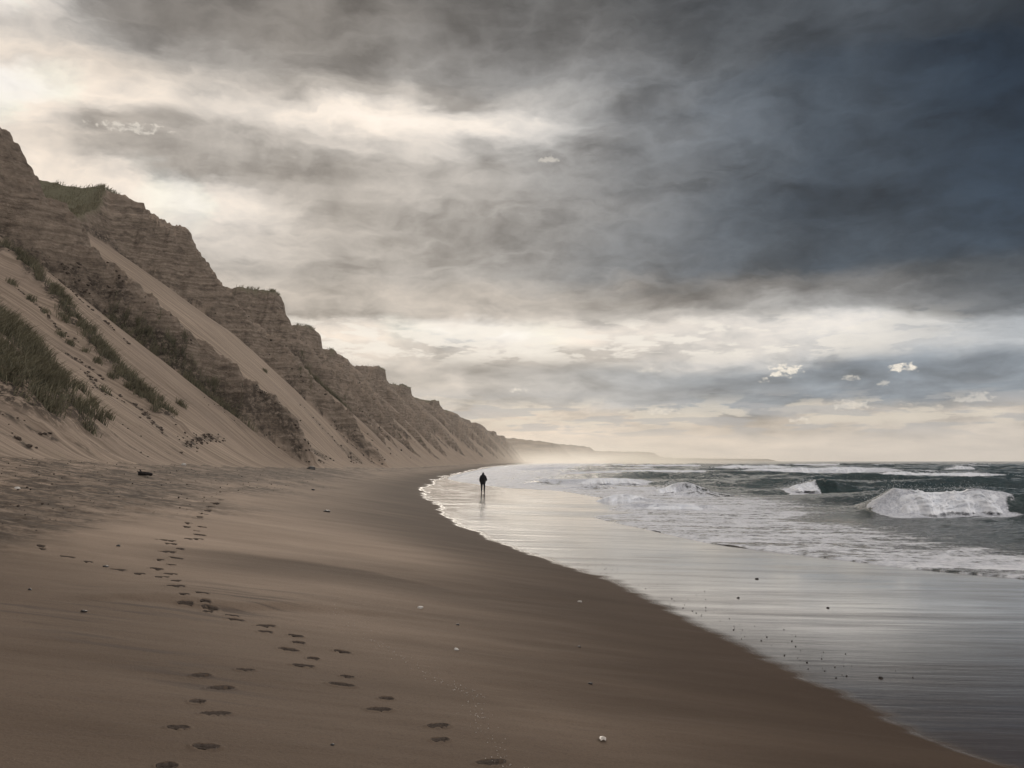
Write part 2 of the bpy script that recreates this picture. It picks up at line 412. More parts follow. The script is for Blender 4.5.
def bump(N, b, h, strength, dist=0.05, normal=None):
    nd = N.new('ShaderNodeBump'); nd.inputs['Strength'].default_value = strength; nd.inputs['Distance'].default_value = dist
    N.l.new(h, nd.inputs['Height'])
    if normal: N.l.new(normal, nd.inputs['Normal'])
    if b: N.l.new(nd.outputs[0], b.inputs['Normal'])
    return nd.outputs[0]

# ---------------------------------------------------------------- materials
def mat_beach():
    m, N, b = material('sand')
    p = world_pos(N)
    wet, damp, mark = N.attr('wet'), N.attr('damp'), N.attr('mark')
    g = N.noise(N.vec('MULTIPLY', p, (0.25, 0.9, 1)), 1.0, 5, 0.6)
    fine = N.noise(p, 38, 4, 0.7)
    grain = N.noise(p, 240, 2, 0.8)
    streak = N.noise(N.vec('MULTIPLY', p, (0.55, 5.5, 1)), 1.0, 5, 0.6, 0.2)
    dry = N.mix(N.rng(g, 0.3, 0.7), (0.240, 0.178, 0.130, 1), (0.325, 0.246, 0.184, 1))
    dampc = N.mix(N.rng(g, 0.3, 0.7), (0.058, 0.039, 0.027, 1), (0.080, 0.056, 0.040, 1))
    wetc = (0.062, 0.045, 0.034, 1)
    c = N.mix(damp, dry, dampc)
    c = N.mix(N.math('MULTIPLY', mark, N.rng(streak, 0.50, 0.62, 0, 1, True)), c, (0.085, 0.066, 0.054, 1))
    c = N.mix(N.math('MULTIPLY', N.attr('debris'), N.rng(N.noise(N.vec('MULTIPLY', p, (1.6, 2.2, 1)), 1.0, 7, 0.75), 0.36, 0.56, 1.0, 0.25, True)), c, (0.062, 0.046, 0.035, 1))
    cl = N.noise(N.vec('MULTIPLY', p, (1.1, 1.6, 1)), 1.0, 7, 0.72)
    c = N.mix(N.math('MULTIPLY', N.attr('churn'), N.rng(cl, 0.38, 0.56, 0, 0.95, True)), c, (0.060, 0.045, 0.034, 1))
    c = N.mix(N.rng(streak, 0.56, 0.74, 0, 0.22), c, (0.13, 0.10, 0.085, 1))
    c = N.mix(N.math('MULTIPLY', N.rng(fine, 0.3, 0.75, -0.4, 0.6), 0.6), c, (0.05, 0.04, 0.035, 1))
    c = N.mix(N.rng(grain, 0.62, 0.75, 0, 0.35), c, (0.55, 0.47, 0.40, 1))
    c = N.mix(wet, c, wetc)
    wr = N.rng(wet, 0.05, 0.45, 0, 1, True); ws = N.rng(wet, 0.45, 0.95, 0, 1, True)
    patch = N.noise(N.vec('MULTIPLY', p, (0.16, 1.1, 1)), 1.0, 6, 0.62, 0.3)
    ws = N.math('MULTIPLY', ws, N.rng(patch, 0.38, 0.56, 0.45, 1.0, True))
    N.l.new(c, b.inputs['Base Color'])
    film = N.noise(N.vec('MULTIPLY', p, (0.35, 3.0, 1)), 1.0, 5, 0.6)
    rw = N.rng(film, 0.3, 0.7, 0.04, 0.20)
    rough = N.new('ShaderNodeMix'); rough.data_type = 'FLOAT'
    N.l.new(wr, rough.inputs[0]); rough.inputs[2].default_value = 0.85; N.l.new(rw, rough.inputs[3])
    N.l.new(rough.outputs[0], b.inputs['Roughness'])
    N.l.new(ws, b.inputs['Coat Weight']); b.inputs['Coat IOR'].default_value = 1.28; N.l.new(N.rng(film, 0.35, 0.65, 0.04, 0.17), b.inputs['Coat Roughness'])
    sp = N.rng(ws, 0, 1, 0.05, 0.6); N.l.new(sp, b.inputs['Specular IOR Level'])
    rip = N.noise(N.vec('MULTIPLY', p, (0.8, 6.0, 1)), 1.0, 6, 0.62)
    n1 = bump(N, None, N.math('ADD', rip, N.math('MULTIPLY', N.noise(N.vec('MULTIPLY', p, (0.22, 1.3, 1)), 1.0, 3, 0.5), 1.5)), 0.11, 0.04)
    nd = N.new('ShaderNodeBump'); nd.inputs['Distance'].default_value = 0.012
    N.l.new(N.rng(wet, 0, 0.9, 0.55, 0.0), nd.inputs['Strength'])
    N.l.new(N.math('ADD', fine, N.math('MULTIPLY', streak, 1.0)), nd.inputs['Height']); N.l.new(n1, nd.inputs['Normal'])
    N.l.new(nd.outputs[0], b.inputs['Normal'])
    return m

def mat_cliff():
    m, N, b = material('dune_cliff')
    p = world_pos(N)
    rock, turf, soil = N.attr('rock'), N.attr('turf'), N.attr('soil')
    sep = N.new('ShaderNodeSeparateXYZ'); N.l.new(p, sep.inputs[0])
    ns = N.noise(N.vec('MULTIPLY', p, (0.07, 2.0, 0.07)), 1.0, 6, 0.72)     # runnels down the sand
    big = N.noise(p, 0.11, 5, 0.6)
    fine = N.noise(p, 2.3, 6, 0.7)
    sand = N.mix(N.rng(ns, 0.36, 0.64), (0.180, 0.137, 0.102, 1), (0.365, 0.284, 0.217, 1))
    sand = N.mix(N.rng(big, 0.45, 0.75, 0, 0.5), sand, (0.20, 0.155, 0.125, 1))
    warp = N.math('ADD', sep.outputs[2], N.math('ADD', N.math('MULTIPLY', big, 3.2), N.math('MULTIPLY', fine, 0.22)))
    lay = N.noise(N.comb(N.math('MULTIPLY', sep.outputs[0], 0.05), N.math('MULTIPLY', sep.outputs[1], 0.03), N.math('MULTIPLY', warp, 2.1)), 1.0, 5, 0.65)
    rc = N.new('ShaderNodeValToRGB'); e = rc.color_ramp.elements
    e[0].position, e[0].color = 0.30, (0.055, 0.042, 0.033, 1)
    e[1].position, e[1].color = 0.72, (0.400, 0.318, 0.248, 1)
    k = e.new(0.46); k.color = (0.175, 0.137, 0.106, 1)
    k = e.new(0.56); k.color = (0.260, 0.206, 0.160, 1)
    iso = N.noise(N.vec('MULTIPLY', p, (0.8, 0.8, 1.4)), 1.0, 6, 0.68)
    N.l.new(N.math('ADD', N.math('MULTIPLY', lay, 0.56), N.math('MULTIPLY', iso, 0.44)), rc.inputs[0])
    rk = N.mix(N.rng(N.noise(N.vec('MULTIPLY', p, (0.5, 0.5, 0.9)), 1.0, 7, 0.74), 0.36, 0.52, 0.60, 0, True), rc.outputs[0], (0.060, 0.046, 0.036, 1))
    nz = N.new('ShaderNodeSeparateXYZ'); N.l.new(N.new('ShaderNodeNewGeometry').outputs['Normal'], nz.inputs[0])
    flat = N.rng(N.math('ADD', nz.outputs[2], N.math('MULTIPLY', N.math('SUBTRACT', fine, 0.5), 0.50)), 0.60, 0.80, 0, 0.90, True)
    c = N.mix(N.math('MULTIPLY', rock, N.math('SUBTRACT', 1.0, flat)), sand, rk)
    sn = N.math('MULTIPLY', soil, N.rng(fine, 0.40, 0.56, 0, 1, True))
    c = N.mix(sn, c, (0.052, 0.042, 0.034, 1))
    tc = N.mix(N.rng(fine, 0.3, 0.7), (0.110, 0.106, 0.068, 1), (0.210, 0.190, 0.125, 1))
    c = N.mix(turf, c, tc)
    N.l.new(c, b.inputs['Base Color'])
    b.inputs['Roughness'].default_value = 0.95; b.inputs['Specular IOR Level'].default_value = 0.08
    h = N.math('ADD', N.math('MULTIPLY', lay, rock), N.math('ADD', N.math('MULTIPLY', fine, N.rng(rock, 0, 1, 0.10, 0.9)), N.math('MULTIPLY', ns, 0.35)))
    bump(N, b, h, 0.9, 0.55)
    return m

def mat_headland():
    m, N, b = material('headland')
    p = world_pos(N)
    turf = N.attr('turf')
    n = N.noise(N.vec('MULTIPLY', p, (0.02, 0.01, 0.15)), 1.0, 5, 0.6)
    c = N.mix(N.rng(n, 0.35, 0.65), (0.18, 0.14, 0.105, 1), (0.36, 0.285, 0.215, 1))
    c = N.mix(turf, c, (0.075, 0.080, 0.040, 1))
    N.l.new(c, b.inputs['Base Color']); b.inputs['Roughness'].default_value = 1.0; b.inputs['Specular IOR Level'].default_value = 0.05
    return m

def mat_sea():
    m, N, b = material('sea')
    p = world_pos(N)
    foam, shal = N.attr('foam'), N.attr('shallow')
    n1 = N.noise(N.vec('MULTIPLY', p, (0.55, 1.3, 1)), 1.0, 6, 0.65, 0.5)
    vo = N.new('ShaderNodeTexVoronoi', feature='DISTANCE_TO_EDGE')
    wv = N.vec('ADD', p, N.vec('SCALE', N.vec('SUBTRACT', N.noise(p, 1.1, 4, 0.6, 0, True), (.5, .5, .5)), scale=1.3))
    N.l.new(N.vec('MULTIPLY', wv, (0.9, 1.25, 0.0)), vo.inputs['Vector']); vo.inputs['Scale'].default_value = 1.5
    lace = N.rng(vo.outputs['Distance'], 0.0, 0.30, 0.24, -0.10)
    fine = N.noise(p, 7.0, 4, 0.7)
    k = N.math('ADD', N.math('ADD', foam, N.math('SUBTRACT', n1, 0.5)), N.math('ADD', N.math('MULTIPLY', lace, 0.7), N.math('MULTIPLY', N.math('SUBTRACT', fine, 0.5), 0.5)))
    fm = N.rng(k, 0.44, 0.70, 0, 1, True)
    fm = N.math('MULTIPLY', fm, N.rng(foam, 0.04, 0.16, 0, 1, True))
    deep = N.mix(N.rng(n1, 0.35, 0.65), (0.006, 0.022, 0.023, 1), (0.014, 0.040, 0.040, 1))
    water = N.mix(shal, deep, (0.050, 0.051, 0.045, 1))
    fcol = N.mix(N.rng(N.math('ADD', fine, N.math('MULTIPLY', n1, 0.6)), 0.65, 0.95), (0.52, 0.53, 0.57, 1), (0.85, 0.85, 0.87, 1))
    c = N.mix(fm, water, fcol)
    N.l.new(c, b.inputs['Base Color'])
    N.l.new(N.rng(fm, 0, 1, 0.10, 0.75), b.inputs['Roughness'])
    b.inputs['IOR'].default_value = 1.333
    N.l.new(N.rng(fm, 0, 1, 0.5, 0.2), b.inputs['Specular IOR Level'])
    chop = N.noise(N.vec('MULTIPLY', p, (0.9, 1.7, 1)), 1.6, 6, 0.62)
    bump(N, b, N.math('ADD', chop, N.math('MULTIPLY', fm, 0.3)), 0.85, 0.40)
    return m

def mat_foam():
    m, N, b = material('foam')
    p = world_pos(N)
    n = N.noise(N.vec('MULTIPLY', p, (1.0, 1.0, 1.6)), 1.7, 8, 0.72)
    N.l.new(N.mix(N.rng(n, 0.36, 0.58), (0.72, 0.74, 0.78, 1), (0.90, 0.90, 0.91, 1)), b.inputs['Base Color'])
    b.inputs['Roughness'].default_value = 0.8; b.inputs['Specular IOR Level'].default_value = 0.2
    N.l.new(N.rng(N.math('ADD', N.attr('edge'), N.math('MULTIPLY', N.math('SUBTRACT', N.noise(p, 2.6, 6, 0.7), 0.5), 0.75)), 0.10, 0.34, 0, 1, True), b.inputs['Alpha'])
    bump(N, b, n, 0.22, 0.12)
    return m

def mat_plain(name, col, rough=0.85, spec=0.2, vary=0.25, scale=20):
    m, N, b = material(name)
    n = N.noise(N.new('ShaderNodeTexCoord').outputs['Object'], scale, 4, 0.6)
    lo = tuple(v*(1-vary) for v in col)+(1,); hi = tuple(v*(1+vary) for v in col)+(1,)
    N.l.new(N.mix(N.rng(n, 0.3, 0.7), lo, hi), b.inputs['Base Color'])
    b.inputs['Roughness'].default_value = rough; b.inputs['Specular IOR Level'].default_value = spec
    bump(N, b, n, 0.3, 0.01)
    return m

def mat_grass():
    m, N, b = material('marram')
    t, h = N.attr('tint'), N.attr('tip')
    c = N.mix(t, (0.044, 0.046, 0.030, 1), (0.150, 0.138, 0.088, 1))
    c = N.mix(N.math('MULTIPLY', h, 0.65), c, (0.27, 0.23, 0.15, 1))
    N.l.new(c, b.inputs['Base Color']); b.inputs['Roughness'].default_value = 0.7; b.inputs['Specular IOR Level'].default_value = 0.2
    return m

M = dict(sand=mat_beach(), cliff=mat_cliff(), headland=mat_headland(), sea=mat_sea(), foam=mat_foam(), grass=mat_grass(),
         droplet=mat_plain('spray', (0.80, 0.81, 0.83), 0.6, 0.3, 0.05, 3),
         print=mat_plain('damp_shaded_print', (0.085, 0.066, 0.053), 0.8, 0.15, 0.3, 60),  # damp sand, with the shade inside the prints darkened into its colour
         stone=mat_plain('dark_stone', (0.035, 0.031, 0.029), 0.5, 0.4, 0.4, 30),
         pale=mat_plain('pale_stone', (0.50, 0.47, 0.43), 0.6, 0.3, 0.2, 30),
         shell=mat_plain('shell', (0.52, 0.46, 0.40), 0.35, 0.5, 0.25, 40),
         wood=mat_plain('driftwood', (0.020, 0.017, 0.016), 0.9, 0.2, 0.4, 12),
         clod=mat_plain('clod', (0.070, 0.055, 0.045), 0.95, 0.05, 0.4, 3),
         cloth=mat_plain('black_cloth', (0.012, 0.012, 0.014), 0.85, 0.2, 0.3, 30),
         trouser=mat_plain('dark_trousers', (0.018, 0.018, 0.022), 0.85, 0.2, 0.3, 30),
         shoe=mat_plain('dark_shoes', (0.012, 0.011, 0.010), 0.6, 0.3, 0.3, 30),
         skin=mat_plain('skin', (0.36, 0.22, 0.16), 0.5, 0.4, 0.1, 30),
         hair=mat_plain('dark_hair', (0.02, 0.016, 0.013), 0.6, 0.3, 0.3, 60))

# ---------------------------------------------------------------- footprints (positions on the sand)
FOOT = [(-1.97, 5.97), (-2.27, 6.29), (-2.15, 6.7), (-2.36, 6.93), (-2.35, 7.44), (-2.61, 7.74), (-2.35, 8.12), (-1.94, 8.56), (-1.93, 8.93), (-2.23, 9.18), (-2.21, 9.53), (-2.32, 9.86), (-1.73, 9.37), (-1.5, 8.39), (-1.48, 7.99), (-1.05, 7.71), (-1.05, 7.33), (-0.56, 7.05), (-0.52, 6.72), (-0.14, 6.36), (-2.07, 5.57), (-2.74, 10.22), (-2.66, 9.9), (-3.22, 10.56), (-3.12, 10.36), (-3.53, 10.62), (-3.57, 10.82), (-3.68, 10.98), (-3.88, 11.46), (-3.87, 10.86), (-4.01, 11.19), (-4.33, 11.78), (-4.53, 12.32), (-4.83, 12.61), (-4.91, 13.12), (-5.19, 12.73), (-5.56, 12.88), (-6.2, 13.33), (-6.63, 13.59), (-7.24, 14.04), (-7.41, 14.32), (-5.24, 13.47), (-5.59, 14.48), (-5.49, 14.9), (-5.25, 14.04), (-5.93, 15.43), (-5.84, 15.55), (-5.82, 15.97), (-6.5, 16.9), (-6.33, 16.95), (-6.18, 16.49), (-6.15, 17.83), (-6.28, 17.64), (-6.41, 18.68), (-6.73, 19.42), (-6.91, 20.26), (-7.13, 19.93), (-7.37, 20.67), (-7.73, 22.29), (-7.88, 22.92), (-8.15, 23.95), (-8.51, 25.4), (-9.09, 27.5), (-9.39, 28.66), (-9.87, 30.75)]
def foot_dir(i): return 0.42*math.sin(i*12.9898)+0.10          # heading of the long axis, from +X
FOOT_SIZE = [(0.082*(1+0.30*math.sin(i*3.7)), 0.046*(1+0.25*math.sin(i*5.1))) for i in range(len(FOOT))]

def dent(X, Y):
    z = np.zeros_like(X)
    for i, ((fx, fy), (la, lb)) in enumerate(zip(FOOT, FOOT_SIZE)):
        s = 1.0+0.02*max(fy-10, 0)
        m = (np.abs(X-fx) < 0.45*s) & (np.abs(Y-fy) < 0.45*s)
        if not m.any(): continue
        a = foot_dir(i); dx, dy = X[m]-fx, Y[m]-fy
        p, q = dx*math.cos(a)+dy*math.sin(a), -dx*math.sin(a)+dy*math.cos(a)
        r = np.sqrt((p/(la*s))**2+(q/(lb*s))**2)
        z[m] += -0.055*sstep(1.05, 0.75, r)*s + 0.010*np.exp(-((r-1.25)/0.22)**2)
    return z

# ---------------------------------------------------------------- beach and wet sand
DEBRIS = [(-8.84, 15.71), (-9.64, 18.53), (-11.0, 23.37), (-12.5, 28.15), (-14.17, 35.43), (-16.03, 46.47), (-17.98, 64.53), (-20.9, 103.81)]
def beach():
    ys = [3.0]
    while ys[-1] < 1700:
        y = ys[-1]; ys.append(y+max(0.022, min(0.62*y*y/1750, 0.018*y)))
    ys = np.array([-60, -40, -28, -20, -14, -10, -7, -5, -3, -1.5, 0, 1, 2]+ys)
    core = np.linspace(-0.66, 0.66, 900)
    Y = np.repeat(ys[:, None], 1, 1)
    rows = []
    left = foot_x(ys)-4.0; right = sea_x(ys)+16
    yy = np.maximum(ys, 3.0)
    cl = np.clip(np.outer(yy, core), left[:, None], right[:, None])
    # even spread where the polar fan does not reach the edges of the beach
    t = np.linspace(0, 1, 24)
    L = left[:, None]+(cl[:, :1]-left[:, None])*t[None, :-1]
    R = cl[:, -1:]+(right[:, None]-cl[:, -1:])*t[None, 1:]
    X = np.concatenate([L, cl, R], 1)
    Y = np.broadcast_to(ys[:, None], X.shape).copy()
    # fan columns clipped on the edges: spread them evenly so no faces collapse
    X = np.sort(X, 1)+np.arange(X.shape[1])[None, :]*1e-5
    Z = beach_z(X, Y)+dent(X, Y)
    d = wet_x(Y)-X
    lob = 1.5*sstep(28, 75, Y)*fbm(X*0.05, Y*0.085, 3, 78, 0.65) + 0.22*fbm(X*0.25, Y*1.4, 4, 70, 0.6)*(1+0.03*Y) + 0.55*np.interp(Y, [6, 9, 16, 40, 80], [0.12, 0.30, 0.75, 1.1, 1.6])*fbm(X*0.33, Y*np.interp(Y, [5, 12, 40], [1.7, 1.2, 0.6]), 5, 71, 0.62)
    wet = sstep(0.18+0.006*Y, -0.26-0.008*Y, d+lob)
    dd = d+1.6*fbm(X*0.10, Y*0.22, 4, 72)+0.8*fbm(X*0.2, Y*1.5, 3, 73)
    damp = sstep(9.0, 0.8, dd*(1-0.10*sstep(12, 45, Y)))
    damp = np.maximum(damp, 0.72*sstep(14.0, 6.5, Y+0.5*X+1.2*fbm(X*0.3, Y*0.6, 3, 75)))
    c = churn(X, Y)
    mark = np.zeros_like(X)
    # dark streaks in the sand colour along the wind-cut ledge
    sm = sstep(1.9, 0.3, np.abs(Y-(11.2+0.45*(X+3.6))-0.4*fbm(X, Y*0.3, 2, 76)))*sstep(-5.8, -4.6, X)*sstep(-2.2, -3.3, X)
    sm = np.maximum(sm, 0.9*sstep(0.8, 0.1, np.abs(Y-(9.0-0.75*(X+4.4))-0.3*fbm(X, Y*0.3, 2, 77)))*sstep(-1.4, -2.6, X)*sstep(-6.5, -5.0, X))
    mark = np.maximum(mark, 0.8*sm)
    # paler tongue of dry drifted sand right of the trail, with a darker damp rim
    yt = 15.6-0.50*(X+2.0)-0.10*(X+2)**2+0.8*fbm(X*0.3, Y*0.2, 3, 79)
    tong = sstep(0.0, 3.5, Y-yt)*sstep(30, 20, Y)*sstep(-8, -6, X)*sstep(2.5, 5.5, d)
    damp = damp*(1-0.85*tong)
    damp = np.maximum(damp, 0.80*sstep(-4.5, -0.2, Y-yt)*sstep(0.6, 0.0, Y-yt)*sstep(-7.5, -4, X)*sstep(1, 3, d))
    deb = np.zeros_like(X)
    for a, b in zip(DEBRIS[:-1], DEBRIS[1:]):
        dd2, t = seg_dist(X, Y, a, b)
        deb = np.maximum(deb, sstep(1.0, 0.35, dd2/(0.055*Y+0.9)+0.9*fbm(X*0.5, Y*0.4, 4, 80)))
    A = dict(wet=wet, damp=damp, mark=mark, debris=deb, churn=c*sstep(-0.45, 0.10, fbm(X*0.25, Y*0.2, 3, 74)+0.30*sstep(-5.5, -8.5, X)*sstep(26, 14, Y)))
    dq = (d[:-1, :-1]+d[1:, 1:])/2
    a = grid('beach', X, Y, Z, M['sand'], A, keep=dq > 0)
    tag(a, 'broad brown sand beach crossed by footprints below the dune cliff', kind='structure')
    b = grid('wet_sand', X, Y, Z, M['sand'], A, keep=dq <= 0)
    tag(b, 'shining wet sand mirroring the bright sky along the waterline', kind='structure')
beach()

# ---------------------------------------------------------------- dune cliff
GRASS = [  # label, [(x, y) line], half width, blades, length
    ('big dark green marram patch at the far left of the dune slope', [(-41, 70), (-36, 64), (-31, 58.5), (-26.6, 53)], 2.3, 8500, 0.95),
    ('low dark marram patch on the dune slope just below the biggest patch', [(-35, 57.5), (-31, 53), (-26.6, 49)], 1.7, 3600, 0.8),
    ('long narrow marram strip running down the pale sand between two bare slopes', [(-44, 85), (-39, 82), (-34, 78.5), (-29, 74.8)], 1.1, 4200, 0.85),
    ('short row of marram tufts high on the dune slope at the left edge', [(-51, 90), (-48, 88), (-45.5, 86)], 1.0, 1500, 0.8),
    ('marram strip at the lower end of the nearest rocky buttress', [(-45, 100.5), (-40, 100.5), (-35.5, 100.6), (-32, 100.2), (-29.0, 99)], 1.05, 3600, 0.85),
    ('marram patch on the flank of the third buttress in the middle distance', [(-50, 207), (-44.5, 207), (-39, 208)], 2.6, 4200, 1.1),
]
TRAILS = [([(-50.56, 87.41), (-53.82, 98.92), (-51.09, 100.25), (-47.85, 101.94), (-44.05, 102.58)], 0.55), ([(-26.01, 45.68), (-24.85, 45.93), (-23.82, 46.67)], 0.35), ([(-24.26, 42.69), (-23.68, 43.39), (-22.84, 42.75)], 0.4), ([(-37.85, 75.18), (-35.87, 75.2), (-33.77, 74.37)], 0.35), ([(-31.82, 72.5), (-30.15, 72.84), (-25.92, 67.3)], 0.4), ([(-34.54, 72.46), (-31.33, 68.24), (-30.48, 70.74)], 0.3), ([(-24.73, 68.22), (-25.96, 73.83), (-26.86, 82.9)], 0.5), ([(-29.38, 102.51), (-26.97, 102.32), (-24.1, 102.49)], 0.9), ([(-51.12, 100.29), (-47.57, 100.24), (-45.38, 100.57)], 0.15), ([(-52.54, 99.78), (-43.76, 90.11), (-37.73, 88.23)], 0.12), ([(-45.35, 81.92), (-40.19, 79.33), (-38.18, 78.95)], 0.12)]
def cliff():
    ys = [18.0]
    while ys[-1] < 1750: ys.append(ys[-1]*1.0056)
    ys = np.array([-60, -45, -30, -20, -10, -4, 0, 4, 8, 12, 15]+ys)
    us = np.concatenate([np.linspace(-4, 0, 8)[:-1], np.linspace(0, 46, 330), np.linspace(46.4, 90, 60), np.array([110, 150, 220, 320])])
    U = np.broadcast_to(us[None, :], (len(ys), len(us))).copy()
    Y = np.broadcast_to(ys[:, None], U.shape).copy()
    X = foot_x(Y)-U
    Z, rk, turf, diff = cliff_z(X, Y)
    soil = np.zeros_like(X)
    for lab, line, w, n, ln in GRASS:
        for a, b in zip(line[:-1], line[1:]):
            dd, t = seg_dist(X, Y, a, b)
            soil = np.maximum(soil, sstep(w*1.5, w*0.5, dd+1.0*fbm(X*0.5, Y*0.5, 3, 90)))
    for line, w in TRAILS:
        for a, b in zip(line[:-1], line[1:]):
            dd, t = seg_dist(X, Y, a, b)
            soil = np.maximum(soil, 0.95*sstep(w, w*0.2, dd+w*1.3*fbm(X*0.5, Y*0.5, 3, 94)))
    # spill of dark earth below the turf and at the toe of the buttresses
    soil = np.maximum(soil, sstep(0.0, 0.35, diff)*sstep(1.9, 0.6, diff+1.1*fbm(U*0.3, Y*0.3, 3, 93))*sstep(0.5, 2, U))
    soil = np.maximum(soil, 0.85*sstep(0.05, 0.35, fbm(U*0.16, Y*0.12, 4, 91))*sstep(1, 3, U)*sstep(13, 6, U)*sstep(88, 97, Y)*sstep(230, 120, Y))
    soil = np.maximum(soil, 0.8*sstep(0.22, 0.4, fbm(U*0.14+Y*0.05, Y*0.7, 4, 92))*sstep(0.5, 2, U)*sstep(11, 5, U)*sstep(75, 55, Y))
    o = grid('dune_cliff', X, Y, Z, M['cliff'], dict(rock=rk, turf=turf, soil=soil))
    tag(o, 'high sandy dune cliff with eroded layered buttresses and sand chutes', kind='structure')
    return ys, us, X, Y, Z, rk, turf
CL = cliff()

def headland(name, label, line, width, cap, foot_w):
    """a far cliff-edged ridge following (x, y, height) points"""
    P = np.array(line, float); n = 160
    t = np.linspace(0, len(P)-1, n); k = np.clip(t.astype(int), 0, len(P)-2); f = t-k
    L = P[k]*(1-f[:, None])+P[k+1]*f[:, None]
    tan = np.gradient(L[:, :2], axis=0); tan /= np.linalg.norm(tan, axis=1)[:, None]
    nrm = np.stack([tan[:, 1], -tan[:, 0]], 1)          # towards the viewer's side
    s = np.linspace(-1, 1, 60)
    prof = np.interp(s, [-1, -0.6, -0.1, 0.12, 0.3, 0.62, 1.0], [0, 0.55, 0.97, 1.0, 0.80, 0.30, -0.05])
    off = s*width
    X = L[:, 0:1]+nrm[:, 0:1]*off; Y = L[:, 1:2]+nrm[:, 1:2]*off
    nz = fbm(t[:, None]*3.0+0*s[None, :], s[None, :]*2.0+0*t[:, None], 4, 101)
    gul = 1-np.abs(fbm(t[:, None]*14.0+0*s[None, :], s[None, :]*1.2, 3, 102))
    Z = (L[:, 2:3]*prof[None, :])*(1+0.10*nz)-sstep(0.1, 0.4, s)[None, :]*gul*0.10*L[:, 2:3]-1.0
    turf = sstep(0.16, 0.06, s)[None, :]*np.ones_like(Z)
    o = grid(name, X, Y, Z, M['headland'], dict(turf=turf))
    tag(o, label, kind='structure')
headland('headland', 'nearest hazy golden headland curving out behind the dune cliff', [(-190, 1760, 44), (-30, 1800, 50), (15, 1830, 48), (62, 1870, 44), (92, 1890, 38), (106, 1905, 20), (118, 1915, 14), (150, 1960, 3)], 70, 46, 1)
headland('headland', 'second hazy golden headland behind the nearest one', [(-150, 2560, 58), (60, 2580, 60), (120, 2610, 54), (180, 2660, 50), (225, 2690, 45), (243, 2705, 30), (256, 2715, 16), (300, 2760, 2)], 90, 52, 1)
headland('headland', 'third headland fading into golden sea mist', [(0, 3700, 40), (330, 3720, 44), (440, 3740, 43), (540, 3755, 42), (585, 3765, 38), (612, 3775, 22), (640, 3780, 18), (720, 3830, 10), (790, 3860, 3)], 110, 44, 1)
headland('headland', 'farthest thin headland on the sea horizon', [(300, 5950, 20), (900, 6000, 22), (1400, 6050, 20), (1720, 6080, 18), (1780, 6090, 2)], 120, 22, 1)

# ---------------------------------------------------------------- sea
BREAK = [  # centre x, y, half length, angle, height, foam span along the crest, depth of the face
    dict(x=25.6, y=52.5, L=7.4, a=0.02, h=1.35, f=(-0.68, 0.42), w=1.4,
         env=[(-1.0, 0), (-0.74, 0.12), (-0.60, 0.62), (-0.48, 1.05), (-0.36, 0.93), (-0.15, 0.80), (0.04, 0.84), (0.17, 1.0), (0.30, 0.88), (0.46, 0.74), (0.8, 0.80), (1.15, 0.6), (1.5, 0)]),
    dict(x=15.9, y=85, L=3.6, a=-0.10, h=1.0, f=(-0.85, -0.05), w=1.7, pk=(0.1, 0.55)),
    dict(x=31.3, y=91, L=5.2, a=0.03, h=1.2, f=(-0.85, -0.15), w=1.9, pk=(0.05, 0.65)),
    dict(x=68, y=150, L=19, a=0.01, h=0.95, f=(-0.85, 0.88), w=2.0),
    dict(x=69, y=203, L=23, a=-0.02, h=1.25, f=(-0.82, 0.75), w=2.6),
    dict(x=128, y=258, L=7, a=0.05, h=1.5, f=(-0.8, 0.5), w=2.6, pk=(0.1, 0.7)),
    dict(x=8.0, y=63, L=2.8, a=-0.12, h=0.55, f=(-0.9, 0.8), w=1.0, pk=(-0.1, 0.8)),
    dict(x=9.6, y=55.0, L=3.4, a=-0.06, h=0.28, f=(-0.9, 0.8), w=0.8),
    dict(x=10, y=118, L=9, a=0.03, h=0.6, f=(-0.4, 0.9), w=1.8),
    dict(x=30, y=190, L=22, a=0.02, h=0.8, f=(-0.9, 0.5), w=2.6),
    dict(x=26, y=290, L=26, a=0.02, h=1.0, f=(-0.9, 0.8), w=3.4),
    dict(x=92, y=330, L=30, a=0.0, h=1.2, f=(-0.6, 0.3), w=4),
    dict(x=62, y=430, L=40, a=0.0, h=1.2, f=(-0.8, 0.7), w=5),
    dict(x=180, y=520, L=40, a=0.0, h=1.3, f=(-0.5, 0.2), w=5),
    dict(x=8.5, y=95, L=5, a=0.05, h=0.5, f=(-0.9, -0.5), w=1.5, pk=(0, 0.6)),
    dict(x=15.5, y=76, L=4, a=-0.04, h=0.45, f=(0.9, 0.95), w=1.3, pk=(0, 0.7)),
]
def crest_shape(B, p):
    if B.get('env'): e = np.interp(p, [q[0] for q in B['env']], [q[1] for q in B['env']])*(1+0.10*fbm(p*B['L']*0.8, 0*p+B['y'], 3, 121))
    elif B.get('pk'): e = np.exp(-(np.abs(p-B['pk'][0])/B['pk'][1])**1.5)*(1+0.45*fbm(p*B['L']*0.45, 0*p+B['y'], 4, 121))
    else: e = sstep(1.15, 0.55, np.abs(p))*(1+0.45*fbm(p*B['L']*0.14, 0*p+B['y'], 4, 121))
    return e

def breaker_local(B, X, Y):
    c, s = math.cos(B['a']), math.sin(B['a'])
    dx, dy = X-B['x'], Y-B['y']
    p = (dx*c+dy*s)/B['L']                                # along the crest, -1..1
    q = dx*s-dy*c                                         # towards the viewer and the shore
    q = q+0.55*B['w']*fbm(p*2.2, 0*p+B['x'], 3, 120)-0.5*B['w']*p*p
    return p, q

